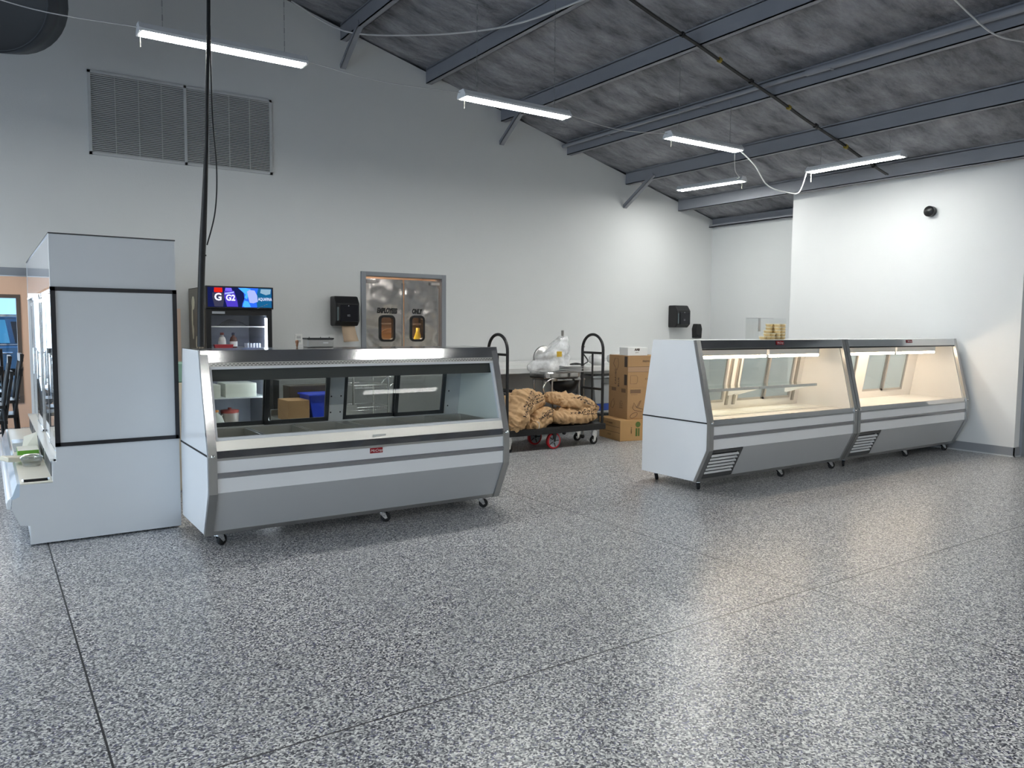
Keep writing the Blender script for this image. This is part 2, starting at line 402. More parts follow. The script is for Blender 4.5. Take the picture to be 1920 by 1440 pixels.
# beige strip added on the back wall between cabinet and fridge
MB().box(1.62, 1.84, YB - .03, YB, .0, 1.66).build('trim_2', mat('warm_beige_strip', (.80, .62, .50), rough=.6), kind='structure')

def car():
    t = thing('car', 'blue grey car parked outside beyond the dining room window', 'car', (-1.2, 17.2, 0))
    paint = mat('blue_car_paint', (.10, .26, .40), rough=.18, metal=.4, coat=.8)
    x0, x1, y0, y1 = -3.4, 1.25, 16.4, 18.1
    side = [(x0, .35), (x0 + .05, .95), (x0 + .9, 1.05), (x0 + 1.5, 1.10), (x1 - .05, 1.10), (x1, .9), (x1, .35), (x1 - .35, .28), (x0 + .3, .28)]
    MB().prism(side, 'y', y0, y1).build('body', paint, t, bevel=.06)
    vs = [(x0 + 1.25, y0 + .03, 1.08), (x1 - .25, y0 + .03, 1.08), (x1 - .25, y1 - .03, 1.08), (x0 + 1.25, y1 - .03, 1.08),
          (x0 + 2.05, y0 + .2, 1.60), (x1 - .75, y0 + .2, 1.60), (x1 - .75, y1 - .2, 1.60), (x0 + 2.05, y1 - .2, 1.60)]
    MB().add(vs, [(0, 3, 2, 1), (4, 5, 6, 7), (0, 1, 5, 4), (1, 2, 6, 5), (2, 3, 7, 6), (3, 0, 4, 7)]).build('cabin', paint, t, bevel=.05)
    gl = mat('car_window_glass', (.25, .72, .80), rough=.1, spec=.8, coat=.5)
    def yy(z): return y0 + .03 + .17 * (z - 1.08) / .52 - .004
    for (a, b_, c, d) in ((x0 + 1.7, x0 + 2.75, x0 + 2.72, x0 + 2.2), (x0 + 2.83, x0 + 3.78, x0 + 3.72, x0 + 2.83)):
        MB().add([(a, yy(1.12), 1.12), (b_, yy(1.12), 1.12), (c, yy(1.53), 1.53), (d, yy(1.53), 1.53)], [(0, 1, 2, 3)]).build('side_window', gl, t, solid=.008)
    MB().add([(x0 + 3.86, yy(1.12), 1.12), (x1 - .42, yy(1.12), 1.12), (x1 - .75, yy(1.5), 1.5), (x0 + 3.8, yy(1.5), 1.5)], [(0, 1, 2, 3)]).build('side_window', BLACK, t, solid=.008)
    MB().box(x0 + 2.05, x1 - .7, y0 + .16, y0 + .2, 1.585, 1.63).build('roof_rail', CHROME, t)
    MB().box(x0 + .9, x1 - .1, y0 - .012, y0 + .01, 1.085, 1.105).build('trim_strip', CHROME, t)
    for x in (x0 + 2.5, x0 + 3.62): MB().box(x, x + .2, y0 - .035, y0 + .01, .93, .965).build('door_handle', CHROME, t, bevel=.01)
    for x in (x0 + .85, x1 - .85):
        for y in (y0 + .02, y1 - .24):
            w = MB().lathe([(0, 0), (.33, 0), (.34, .03), (.34, .19), (.33, .22), (0, .22)], (x, y - .02, .34), axis='y').build('wheel', RUBBER, t)
            MB().lathe([(0, -.006), (.2, -.006), (.21, .01), (0, .012)], (x, y - .022, .34), axis='y').build('hubcap', SATIN, w)
car()

# ------------------------------------------------------------------ steel double swing doors
def swing_doors():
    t = bpy.data.objects.new('door_1', None); COL.objects.link(t); t.location = (4.64, YB, 0); t['kind'] = 'structure'
    b = MB()
    b.box(4.02, 4.085, YB - .025, YB + .17, 0, 2.18).box(5.195, 5.26, YB - .025, YB + .17, 0, 2.18).box(4.085, 5.195, YB - .025, YB + .17, 2.125, 2.18)
    b.build('door_frame', DOORFR, t, bevel=.004)
    dm = bpy.data.materials.new('dished_stainless_door'); dm.use_nodes = True; nt = dm.node_tree; p = nt.nodes['Principled BSDF']
    p.inputs['Base Color'].default_value = (.66, .62, .585, 1); p.inputs['Metallic'].default_value = 1; p.inputs['Roughness'].default_value = .17
    tc = nt.nodes.new('ShaderNodeTexCoord'); nz = nt.nodes.new('ShaderNodeTexNoise'); nz.inputs['Scale'].default_value = 2.6; nz.inputs['Detail'].default_value = 1.5
    bp = nt.nodes.new('ShaderNodeBump'); bp.inputs['Strength'].default_value = .35; bp.inputs['Distance'].default_value = .12
    nt.links.new(tc.outputs['Object'], nz.inputs['Vector']); nt.links.new(nz.outputs['Fac'], bp.inputs['Height']); nt.links.new(bp.outputs[0], p.inputs['Normal'])
    for (x0, x1, wx0, wx1) in ((4.095, 4.630, 4.285, 4.515), (4.650, 5.165, 4.735, 4.955)):
        y0, y1 = YB + .03, YB + .065; wz0, wz1 = 1.275, 1.625
        # leaf with a round-cornered window hole
        def ring(x0_, x1_, z0_, z1_, r, n=6):
            o = []
            for (cx, cz, a0) in ((x1_ - r, z1_ - r, 0), (x0_ + r, z1_ - r, 90), (x0_ + r, z0_ + r, 180), (x1_ - r, z0_ + r, 270)):
                for i in range(n + 1):
                    a = R(a0 + 90 * i / n); o.append((cx + r * math.cos(a), cz + r * math.sin(a)))
            return o
        inn = ring(wx0 + .01, wx1 - .01, wz0 + .01, wz1 - .01, .05); out = []
        cx, cz = (wx0 + wx1) / 2, (wz0 + wz1) / 2
        zt, zb = 2.095, .02
        N_ = len(inn)
        corners = [(x1, zt), (x0, zt), (x0, zb), (x1, zb)]
        for q in range(4):
            for i in range(7): out.append(corners[q])
        b = MB(); vs = [(p_[0], y0, p_[1]) for p_ in inn] + [(p_[0], y0, p_[1]) for p_ in out] + [(p_[0], y1, p_[1]) for p_ in inn] + [(p_[0], y1, p_[1]) for p_ in out]
        fs = []
        for i in range(N_):
            j = (i + 1) % N_
            if out[i] == out[j]: fs += [(i, j, N_ + i), (2 * N_ + j, 2 * N_ + i, 3 * N_ + i)]
            else: fs += [(i, j, N_ + j, N_ + i), (2 * N_ + j, 2 * N_ + i, 3 * N_ + i, 3 * N_ + j)]
        b.add(vs, fs)
        for (e0, e1) in (((x0, zb), (x1, zb)), ((x1, zb), (x1, zt)), ((x1, zt), (x0, zt)), ((x0, zt), (x0, zb))):
            b.quad((e0[0], y0, e0[1]), (e1[0], y0, e1[1]), (e1[0], y1, e1[1]), (e0[0], y1, e0[1]))
        leaf = b.build('door_leaf', dm, t)
        g = MB(); oo = ring(wx0, wx1, wz0, wz1, .062); ii = ring(wx0 + .03, wx1 - .03, wz0 + .03, wz1 - .03, .035)
        n = len(oo); vs = []
        for yy in (y0 - .014, y1 + .014): vs += [(p_[0], yy, p_[1]) for p_ in oo] + [(p_[0], yy, p_[1]) for p_ in ii]
        fs = []
        for i in range(n):
            j = (i + 1) % n
            fs += [(i, n + i, n + j, j), (2 * n + i, 2 * n + j, 3 * n + j, 3 * n + i), (i, j, 2 * n + j, 2 * n + i), (n + i, 3 * n + i, 3 * n + j, n + j)]
        g.add(vs, fs); g.build('window_gasket', BLACK, leaf)
        MB().prism(ii, 'y', y0 + .012, y0 + .018).build('window_pane', GLASS, leaf)
        hx = x0 if x0 < 4.5 else x1; s = 1 if x0 < 4.5 else -1
        MB().box(hx + s * .0, hx + s * .13, YB - .015, YB + .025, 2.035, 2.075).build('pivot_bracket', mat('cast_hinge_metal', (.42, .39, .37), rough=.4, metal=.8), leaf, bevel=.004)
        MB().box(hx - s * .004, hx + s * .01, y0 - .006, y0, .1, 2.0).build('edge_guard', SATIN, leaf)
    for x in (4.634, 4.646): pass
    MB().box(4.618, 4.632, YB + .02, YB + .032, .1, 2.05).box(4.648, 4.660, YB + .02, YB + .032, .1, 2.05).build('meeting_edge', STAIN, t)
    DK = mat('black_vinyl_lettering', (.02, .02, .02), rough=.5)
    text('lettering', 'EMPLOYEES', DK, t, (4.40, YB + .027, 1.652), (1, 0, -.02), (0, 0, 1), .064, sx=.62, shear=.22, bold=.006)
    text('lettering', 'ONLY', DK, t, (4.838, YB + .027, 1.652), (1, 0, -.02), (0, 0, 1), .060, sx=.62, shear=.22, bold=.006)
swing_doors()
# kitchen behind the swing doors
b = MB().box(3.2, 6.6, 12.6, 12.7, 0, 2.9).box(3.1, 3.2, YB + .16, 12.7, 0, 2.9).box(6.6, 6.7, YB + .16, 12.7, 0, 2.9)
b.build('wall_kitchen', mat('kitchen_wall', (.55, .42, .34), rough=.6), kind='structure')
MB().box(3.1, 6.7, YB + .16, 12.7, 2.7, 2.8).build('ceiling_kitchen', WALL, kind='structure')
t = thing('kitchen_ceiling_lamp', 'warm lamp on the kitchen ceiling behind the steel swing doors', 'ceiling lamp', (4.9, 11.3, 2.62))
MB().box(4.3, 5.5, 11.1, 11.5, 2.66, 2.70).build('housing', WHITE, t)
MB().box(4.32, 5.48, 11.12, 11.48, 2.63, 2.66).build('lens', emission_mat('warm_kitchen_lens', (1, .80, .58), 45.0), t)
t = thing('kitchen_table', 'pale kitchen work table seen through the swing door windows', 'table', (5.0, 11.2, 0))
MB().box(4.2, 6.3, 10.9, 11.6, .98, 1.03).build('tabletop', mat('pale_table', (.70, .62, .55), rough=.5), t)
for x in (4.25, 6.2):
    for y in (10.95, 11.5): MB().box(x, x + .05, y, y + .05, 0, .98).build('leg', SATIN, t)

t = thing('kitchen_carton', 'open cardboard carton seen through the left swing door window', 'box', (5.2, 11.2, 1.03))
b = MB().box(4.98, 5.42, 11.0, 11.4, 1.031, 1.36); b.build('carton_body', CARD2, t)
MB().add([(4.98, 11.0, 1.36), (5.42, 11.0, 1.36), (5.36, 10.85, 1.48), (5.05, 10.85, 1.43)], [(0, 1, 2, 3)]).build('flap', CARD, t, solid=.004)
t = thing('kitchen_bottle', 'yellow bottle seen through the right swing door window', 'bottle', (5.72, 11.1, 1.03))
MB().lathe([(0, 0), (.06, 0), (.065, .02), (.065, .26), (.03, .36), (.03, .42), (0, .42)], (5.72, 11.1, 1.031), 18).build('body', mat('mustard_yellow', (.55, .42, .04), rough=.4), t)
o = MB().box(5.50, 5.60, 11.0, 11.12, 1.031, 1.30).build('white_canister', mat('white_canister', (.8, .8, .76), rough=.4), bevel=.01); origin_to(o, (5.55, 11.06, 1.031)); tag(o, 'white canister seen low in the right swing door window', 'canister')
t = thing('kitchen_shelving', 'dark kitchen shelving at the back seen through the swing door windows', 'shelf', (5.9, 12.4, 0))
for z in (.5, 1.1, 1.5, 1.75): MB().box(5.2, 6.55, 12.2, 12.58, z, z + .03).build('shelf', mat('dark_shelf', (.10, .075, .06), rough=.5), t)
for x in (5.2, 6.5): MB().box(x, x + .04, 12.2, 12.58, 0, 1.9).build('post', mat('dark_shelf', (.10, .075, .06), rough=.5), t)

# ------------------------------------------------------------------ LED shop lights
def led_light(label, c, rotz=0.0, L=1.2, chain=True, pull=-1, group='LED strip lights hung under the roof'):
    t = thing('strip_light', label, 'strip light', c, group)
    W = .072
    def bx(*a):
        m = MB(); m.box(*a); return m
    def fin(m, name, mt, **k):
        for i in range(len(m.v)): m.v[i] = m.v[i] + Vector(c)
        return m.build(name, mt, t, **k)
    h = MB().prism([(-W, .0), (-W * .55, .045), (W * .55, .045), (W, .0)], 'x', -L / 2, L / 2)
    for s in (-1, 1): h.box(-L / 2, L / 2, s * W, s * (W + .002), -.020, .0)
    for s in (-1, 1): h.prism([(-W - .003, -.022), (-W - .003, .002), (-W * .55, .05), (W * .55, .05), (W + .003, .002), (W + .003, -.022)], 'x', s * L / 2, s * (L / 2 + .018))
    fin(h, 'housing', WHITE)
    fin(MB().prism([(-W + .002, 0), (-W + .002, -.016), (-W * .8, -.024), (W * .8, -.024), (W - .002, -.016), (W - .002, 0)], 'x', -L / 2, L / 2), 'lens', LEDW)
    fin(MB().cyl((pull * (L / 2 + .01), -W * .6, -.01), (pull * (L / 2 + .01), -W * .6, -.13), .004, 8), 'pull_cord', mat('cream_cord', (.75, .72, .6), rough=.6))
    if chain:
        for s in (-1, 1):
            x = s * (L / 2 - .15); wx = c[0] + x * math.cos(rotz); top = RZ(wx) - c[2] - .06
            ch = MB(); n = int(top / .05)
            for i in range(n):
                z = .05 + i * .05
                if i % 2: ch.box(x - .004, x + .004, -.001, .001, z, z + .045)
                else: ch.box(x - .001, x + .001, -.004, .004, z, z + .045)
            fin(ch, 'chain', mat('grey_chain', (.35, .36, .37), rough=.4, metal=.6))
    t.rotation_euler = (0, 0, rotz)
    return t
Z1 = 3.6
l1 = led_light('glowing strip light in front of the big wall vent, crossed by the black cord', (1.61, 6.29, Z1))
l2 = led_light('glowing strip light hanging between the vent light and the two brace struts', (4.31, 6.30, Z1))
l3 = led_light('glowing strip light end to end with a looping white cord near the partition', (6.90, 6.27, Z1), L=1.15)
l4 = led_light('short looking strip light running lengthwise, hanging lowest beside the recess', (8.97, 8.02, 3.6), rotz=R(-83), L=1.1, pull=1)
l5 = led_light('strip light set crosswise in front of the white partition wall', (8.82, 5.63, 3.5), rotz=R(91), L=1.2, pull=1)
for i, (x, y, z, r) in enumerate([(-1.2, 6.3, Z1, 0), (-4.0, 6.3, Z1, 0), (1.85, .51, 3.5, 0), (5.2, .51, 3.5, 0), (8.6, .9, 3.4, 0), (-2.1, .51, 3.5, 0), (1.6, -3.5, 3.5, 0), (5.0, -3.5, 3.5, 0), (8.4, -3.5, 3.4, 0), (-2.5, -3.5, 3.5, 0)]):  # the rearmost row is unseen fill, added to raise the brightness
    o = dup(l1, (x, y, z), 'strip light outside the picture, %s in the %s' % (('farthest left', 'left', 'middle', 'right')[0 if x < -2 else 1 if x < 2 else 2 if x < 6 else 3], 'row in line with the vent light' if y > 5 else 'row overhead of the camera' if y > 0 else 'added fill row behind the camera' if y < -3 else 'crosswise pair behind the camera'), rotz=r)
    for ch in o.children:
        if ch.name.startswith('chain'): bpy.data.objects.remove(ch)

def cord(name, pts, r, m, label, cat='cord', sub=6, group=None):
    """smooth cord through points (Catmull-Rom)"""
    P = [Vector(p) for p in pts]; out = []
    for i in range(len(P) - 1):
        p0 = P[max(i - 1, 0)]; p1 = P[i]; p2 = P[i + 1]; p3 = P[min(i + 2, len(P) - 1)]
        for k in range(sub):
            t = k / sub
            out.append(.5 * ((2 * p1) + (-p0 + p2) * t + (2 * p0 - 5 * p1 + 4 * p2 - p3) * t * t + (-p0 + 3 * p1 - 3 * p2 + p3) * t ** 3))
    out.append(P[-1])
    o = MB().tube(out, r, 8).build(name, m); origin_to(o, P[0]); return tag(o, label, cat, group)
WC = mat('white_cord', (.62, .62, .62), rough=.5)
cord('extension_cord', [(-.7, 6.32, 3.72), (.0, 6.33, 3.65), (.43, 6.33, 3.61), (.99, 6.29, 3.62)], .004, WC, 'thin white cord running left from the strip light by the vent')
cord('extension_cord', [(2.24, 6.29, 3.62), (2.9, 6.3, 3.58), (3.68, 6.30, 3.62)], .004, WC, 'thin white cord linking the vent strip light to the next one')
cord('extension_cord', [(4.94, 6.30, 3.62), (5.6, 6.29, 3.565), (6.30, 6.27, 3.62)], .004, WC, 'thin white cord linking the middle two strip lights')
cord('extension_cord', [(7.50, 6.27, 3.60), (7.72, 6.22, 3.44), (7.95, 6.2, 3.22), (8.24, 6.1, 3.15), (8.5, 6.15, 3.20), (8.80, 6.27, 3.49)], .008, WC, 'white cord hanging in a deep loop between two strip lights')
cord('extension_cord', [(7.45, 6.30, 3.60), (8.0, 6.75, 3.5), (8.5, 7.1, 3.52), (8.88, 7.48, 3.60)], .005, WC, 'white cord dropping to the lengthwise strip light')
cord('extension_cord', [(3.1, 9.2, 5.25), (3.695, 9.05, 4.99), (4.27, 8.32, 4.85), (4.66, 7.54, 4.75), (4.85, 6.9, 4.70), (4.96, 6.1, 4.68)], .010, WC, 'white cord sagging under the roof near the brace struts')
cord('extension_cord', [(6.5, 3.46, 4.3), (6.722, 3.442, 4.21), (7.20, 3.42, 4.08), (7.42, 3.37, 4.03), (7.7, 3.3, 4.03)], .008, WC, 'white cord under the roof at the top right')

# black drop cord from the roof down to the service case
BC = mat('black_cable', (.012, .012, .013), rough=.5)
t = thing('drop_cord', 'black cable bundle dropping from the roof to the stainless steam case', 'cable', (1.37, 5.9, 1.33))
def spl(pts, sub=8):
    P = [Vector(p) for p in pts]; out = []
    for i in range(len(P) - 1):
        p0 = P[max(i - 1, 0)]; p1 = P[i]; p2 = P[i + 1]; p3 = P[min(i + 2, len(P) - 1)]
        for k in range(sub):
            u = k / sub; out.append(.5 * ((2 * p1) + (-p0 + p2) * u + (2 * p0 - 5 * p1 + 4 * p2 - p3) * u * u + (-p0 + 3 * p1 - 3 * p2 + p3) * u ** 3))
    return out + [P[-1]]
MB().tube(spl([(1.42, 5.9, 5.78), (1.40, 5.9, 4.6), (1.395, 5.9, 3.77), (1.375, 5.9, 3.2), (1.35, 5.9, 2.47), (1.33, 5.9, 2.1)]), .013, 8).build('cable', BC, t)
MB().tube(spl([(1.36, 5.9, 2.75), (1.335, 5.9, 2.3), (1.31, 5.9, 1.9), (1.295, 5.89, 1.6), (1.285, 5.87, 1.33)]), [.014 + .010 * min(1, i / 12) for i in range(33)], 8).build('cable_sleeve', BC, t)
MB().tube(spl([(1.40, 5.9, 3.6), (1.405, 5.9, 3.0), (1.425, 5.89, 2.6), (1.41, 5.9, 2.3), (1.35, 5.9, 2.06)]), .005, 8).build('cable', BC, t)
MB().lathe([(0, 0), (.026, 0), (.026, .01), (0, .01)], (1.318, 5.9, 1.98)).build('cable_tie', BC, t)
# cable bundle strapped under the purlins
b = MB()
for dy, dz in ((-.012, 0), (.012, .004)):
    b.tube(spl([(x, 5.71 - .012 * (x - 5) * .9 + dy, RZ(x) - .194 - .010 * math.sin((x - 9.73) / 1.19 * math.pi) ** 2 + dz) for x in [4.6 + .25 * i for i in range(21)]], 3), .011, 8)
t = thing('cable_run', 'dark twin cable strapped crosswise under the roof purlins', 'cable', (7.2, 5.68, 4.0))
b.build('cable', mat('dark_brown_cable', (.03, .028, .027), rough=.6), t)
for x, c_ in ((5.9, 0), (6.45, 1), (6.95, 0), (7.6, 1), (8.1, 0), (8.7, 1), (9.3, 0)):
    MB().cyl((x - .015, 5.70 - .0096 * (x - 5), RZ(x - .015) - .2), (x + .015, 5.70 - .0096 * (x - 5), RZ(x + .015) - .2), .028, 10).build('cable_tie', mat('yellow_tie', (.30, .22, .03), rough=.5) if c_ else BC, t)
# conduit along one purlin
t = thing('conduit', 'grey pipe running along the purlin above the middle strip light', 'pipe', (7.21, 4, RZ(7.2) - .13))
MB().cyl((7.245, 9.36, RZ(7.245) - .10), (7.245, 3.2, RZ(7.245) - .10), .026, 14).build('pipe', STEELG, t)
MB().cyl((7.245, 5.2, RZ(7.245) - .10), (7.245, 2.0, RZ(7.245) - .10), .037, 14).build('pipe_sleeve', STEELG, t)
for y in (8.3, 6.6, 4.9): MB().box(7.20, 7.29, y, y + .03, RZ(7.245) - .14, RZ(7.245) - .135).build('strap', STEELG, t)
o = MB().cyl((10.0, 5.46, 2.983), (9.93, 5.46, 2.983), .066, 24).lathe([(.066, -.07), (.05, -.085), (0, -.09)], (10.0, 5.46, 2.983), axis='x').build('security_camera', BLACK, bevel=.004)
origin_to(o, (9.99, 5.46, 2.983)); tag(o, 'small round black camera dome high on the white partition wall', 'camera')
o.location.y -= .18

# big dark duct drum, upper left
t = thing('hanging_duct', 'dark round duct drum at the top left corner by the roof', 'duct', (.17, 8.0, 4.24))
DU = mat('dark_blue_grey_duct', (.06, .07, .085), rough=.5)
cX, cY, cZ, rr = .17, 8.0, 4.24, .47
XD = Matrix.Translation((cX, cY, cZ)) @ Vector((.42, .9, .30)).normalized().to_track_quat('Z', 'Y').to_matrix().to_4x4()
b = MB(); b.X = XD; b.lathe([(rr - .02, -.12), (rr, -.12), (rr, .30), (rr - .02, .30)], (0, 0, 0), 40)
b.build('drum', DU, t)
b = MB(); b.X = XD; b.lathe([(0, -.10), (rr - .06, -.10), (rr - .004, -.125)], (0, 0, 0), 40)
b.build('end_cap', mat('charcoal_duct_cap', (.03, .032, .035), rough=.5), t)
for dx in (-.2, .2): MB().cyl((cX + dx + .05, cY + .12, cZ + rr * .8), (cX + dx + .05, cY + .12, RZ(cX + dx) + .05), .01, 8).build('hanger_rod', STEELG, t)

# ------------------------------------------------------------------ return air vent
def vent():
    t = thing('wall_vent', 'large white louvred return air grille high on the back wall', 'vent', (1.95, YB, 3.69))
    x0, x1, z0, z1 = .985, 2.905, 3.262, 4.128; xm = 1.942
    b = MB(); fw = .028; y0 = YB - .022
    b.box(x0, x1, y0, YB, z1 - fw, z1).box(x0, x1, y0, YB, z0, z0 + fw).box(x0, x0 + fw, y0, YB, z0, z1).box(x1 - fw, x1, y0, YB, z0, z1).box(xm - .014, xm + .014, y0, YB, z0, z1)
    fr = b.build('frame', mat('vent_paint', (.55, .56, .56), rough=.5), t)
    MB().box(x0 + fw, x1 - fw, YB - .004, YB - .001, z0 + fw, z1 - fw).build('backing', BLACK, t)
    LV = mat('louvre_paint', (.66, .67, .66), rough=.5)
    n = 42
    for (a, c) in ((x0 + fw, xm - .014), (xm + .014, x1 - fw)):
        b = MB()
        for i in range(n):
            z = z0 + fw + (z1 - z0 - 2 * fw) * (i + .5) / n
            b.add([(a, y0 + .002, z - .001), (c, y0 + .002, z - .001), (c, YB - .005, z - .006), (a, YB - .005, z - .006), (a, y0 + .002, z + .003), (c, y0 + .002, z + .003), (c, YB - .005, z - .003), (a, YB - .005, z - .003)],
                  [(0, 3, 2, 1), (4, 5, 6, 7), (0, 1, 5, 4), (2, 3, 7, 6), (1, 2, 6, 5), (3, 0, 4, 7)])
        for k in (.25, .5, .75): x = a + (c - a) * k; b.box(x - .002, x + .002, y0 + .004, YB - .005, z0 + fw, z1 - fw)
        b.build('louvre_panel', LV, t)
vent()

# ------------------------------------------------------------------ display cases
def caster(parent, x, y, z1, m_plate=CHROME, r=.037, ang=0.0):
    """swivel caster, wheel on the floor, plate at z1"""
    c, s = math.cos(ang), math.sin(ang)
    b = MB(); b.X = Matrix.Translation((x, y, 0)) @ Matrix.Rotation(ang, 4, 'Z')
    b.box(-.035, .035, -.03, .03, z1 - .006, z1)
    b.cyl((0, 0, z1 - .02), (0, 0, z1 - .006), .022, 12)
    for q in (-1, 1): b.prism([(-.024, z1 - .018), (.024, z1 - .018), (.040, r - .006), (.022, r - .012)], 'y', q * .017, q * .019)
    b.box(-.024, .024, -.019, .019, z1 - .02, z1 - .016)
    o = b.build('caster', m_plate, parent)
    w = MB(); w.X = b.X; w.lathe([(0, -.013), (r * .5, -.013), (r * .95, -.012), (r, -.008), (r, .008), (r * .95, .012), (r * .5, .013), (0, .013)], (.028, 0, r), 20, 'y')
    w.build('wheel', RUBBER, o)
    return o

def badge(parent, x, y, z, w, h, up=(0, 0, 1)):
    U = Vector(up).normalized(); Nn = Vector((0, -U.z, U.y))
    c = Vector((x, y, z))
    vs = []
    for d in (0, .004):
        for (a, k) in ((-w / 2, -h / 2), (w / 2, -h / 2), (w / 2, h / 2), (-w / 2, h / 2)): vs.append(c + Vector((a, 0, 0)) + U * k + Nn * d)
    b = MB().add(vs, [(0, 3, 2, 1), (4, 5, 6, 7), (0, 1, 5, 4), (1, 2, 6, 5), (2, 3, 7, 6), (3, 0, 4, 7)]).build('badge', mat('red_badge', (.32, .008, .015), rough=.3), parent)
    p = c + Nn * .0045 - U * h * .24
    text('lettering', 'McCray', mat('white_lettering', (.8, .8, .8), rough=.4), b, tuple(p), (1, 0, 0), tuple(U), h * .52, sx=1.05, shear=.3)

def display_case(label, X0, Yf, L, ht, kind, louvre, group, badge_x):
    """X0 left end, Yf the plane of the vertical front, ht top height; kind steam/warm"""
    t = thing('display_case', label, 'display case', (X0 + L / 2, Yf + .42, 0), group)
    X1 = X0 + L; zs = .64; yt = .185 if kind == 'warm' else .20
    def Yg(z): return Yf + (z - zs) / (ht - zs) * yt          # front glass plane
    def Yr(z): return Yf + .84 - (z - zs) / (ht - zs) * .12   # back plane
    zb = .095; yb = Yf + .15; zk = .40
    prof_lo = [(yb, zb), (Yf, zk), (Yf, zs), (Yf + .84, zs), (Yf + .84, zb)]
    prof_hi = [(Yf, zs + .006), (Yg(ht), ht), (Yr(ht), ht), (Yf + .84, zs + .006)]
    # end panels
    for (a, c) in ((X0, X0 + .035), (X1 - .035, X1)):
        o = MB().prism(prof_lo, 'x', a, c).build('end_panel', WHITE, t)
        MB().prism(prof_hi, 'x', a, c).build('end_panel', WHITE, t)
        MB().prism([(Yf - .002, zs - .004), (Yf - .002, zs + .008), (Yf + .842, zs + .008), (Yf + .842, zs - .004)], 'x', a - .003 if a == X0 else a, c if a == X0 else c + .003).build('seam_trim', DARKGAP, o)
    # end frames: stainless edging following the front profile
    fw = .05
    for (a, c, s) in ((X0 - .004, X0 + fw, -1), (X1 - fw, X1 + .004, 1)):
        e = .014
        pts_o = [(yb - e, zb - .005), (Yf - e, zk - .004), (Yf - e, zs), (Yg(ht) - e, ht + .004)]
        pts_i = [(Yg(ht) + .02, ht + .004), (Yf + .02, zs), (Yf + .02, zk), (yb + .02, zb - .005)]
        MB().prism(pts_o[:3] + pts_i[1:], 'x', a, c).build('lower_end_trim', SATIN, t)
        MB().prism(pts_o[2:] + pts_i[:2], 'x', a, c).build('upper_end_trim', STAIN if kind == 'steam' else SATIN, t)
        MB().lathe([(0, -.012), (.012, -.01), (.012, .01), (0, .012)], ((a + c) / 2, Yf - e - .002, zs + .004), 12, 'x').build('corner_clip', CHROME, t)
    xa, xb = X0 + fw, X1 - fw
    # fascia
    MB().box(xa, xb, Yf, Yf + .02, .53, .612).build('fascia', WHITE, t)
    MB().box(xa, xb, Yf, Yf + .02, zk, .497).build('fascia', WHITE, t)
    MB().prism([(Yf - .002, .495), (Yf - .016, .503), (Yf - .018, .522), (Yf - .002, .532), (Yf + .02, .532), (Yf + .02, .495)], 'x', xa, xb).build('bumper_rail', mat('grey_bumper', (.30, .30, .31), rough=.25, metal=.5), t)
    lx1 = (X0 + .06, X0 + .47)
    def Yl(z): return Yf + (zk - z) / (zk - zb) * .15
    xs = lx1[1] if louvre else xa
    MB().prism([(Yf, zk), (Yl(zb + .02), zb + .02), (Yl(zb + .02) + .02, zb + .02), (Yf + .02, zk)], 'x', xs, xb).build('kick_panel', SILVERW if not louvre else SILVERW, t)
    MB().prism([(Yl(zb + .02) - .006, zb + .022), (yb - .006, zb - .006), (yb + .03, zb - .006), (Yl(zb + .02) + .02, zb + .022)], 'x', X0 + .01, X1 - .01).build('bottom_rail', SATIN, t)
    if louvre:
        g = MB(); x0, x1 = X0 + .05, lx1[1]
        zt, z0 = zk - .006, zb + .025
        def sl(za, zc, d0, d1): return [(Yl(za) - d1, za), (Yl(zc) - d1, zc), (Yl(zc) + d0, zc), (Yl(za) + d0, za)]
        g.prism(sl(zt - .028, zt, .015, .006), 'x', x0, x1).prism(sl(z0, z0 + .04, .015, .006), 'x', x0, x1).prism(sl(z0, zt, .015, .006), 'x', x0, x0 + .02).prism(sl(z0, zt, .015, .006), 'x', x1 - .025, x1)
        gr = g.build('louvre_grille', mat('dark_grille_frame', (.20, .20, .20), rough=.35, metal=.8), t)
        MB().prism(sl(z0, zt, .05, -.045), 'x', x0, x1).build('recess', BLACK, gr)
        n = 6
        for i in range(n):
            za = z0 + .045 + (zt - .03 - z0 - .045) * i / n; h = .019
            MB().prism([(Yl(za) - .012, za), (Yl(za + h) + .006, za + h), (Yl(za + h) + .012, za + h), (Yl(za) - .006, za - .003)], 'x', x0 + .02, x1 - .025).build('slat', mat('pale_slat', (.72, .73, .74), rough=.3, metal=.3), gr)
    # sill and rails in the sloping plane
    def slope(za, zc, d0=.02, d1=0): return [(Yg(za) - d1, za), (Yg(zc) - d1, zc), (Yg(zc) + d0, zc), (Yg(za) + d0, za)]
    MB().box(xa, xb, Yf - .006, Yf + .02, .612, .628).build('sill', SATIN, t)
    zglb = .752 if kind == 'steam' else .668
    zglt = 1.200 if kind == 'steam' else ht - .082
    if kind == 'steam':
        MB().prism(slope(.628, .672, .02, .003), 'x', xa, xb).build('mirror_strip', MIRROR, t)
        MB().prism(slope(.675, .738, .02, .010), 'x', xa, xb).build('lower_rail', mat('brushed_rail_pale_reflection', (.86, .84, .79), rough=.38, metal=.75, brush=(160, 3, 3)), t)  # paler colour stands in for the bright reflection along this rail
        b = MB().prism(slope(.738, .757, .02, .006), 'x', xa, xb).prism(slope(1.195, 1.212, .02, .006), 'x', xa, xb).prism(slope(.738, 1.212, .02, .006), 'x', xa, xa + .016).prism(slope(.738, 1.212, .02, .006), 'x', xb - .016, xb)
        b.build('glass_frame', mat('white_gasket', (.82, .83, .84), rough=.35), t)
        # perforated air strip
        b = MB().prism(slope(1.212, 1.238, .012, .004), 'x', xa, xb)
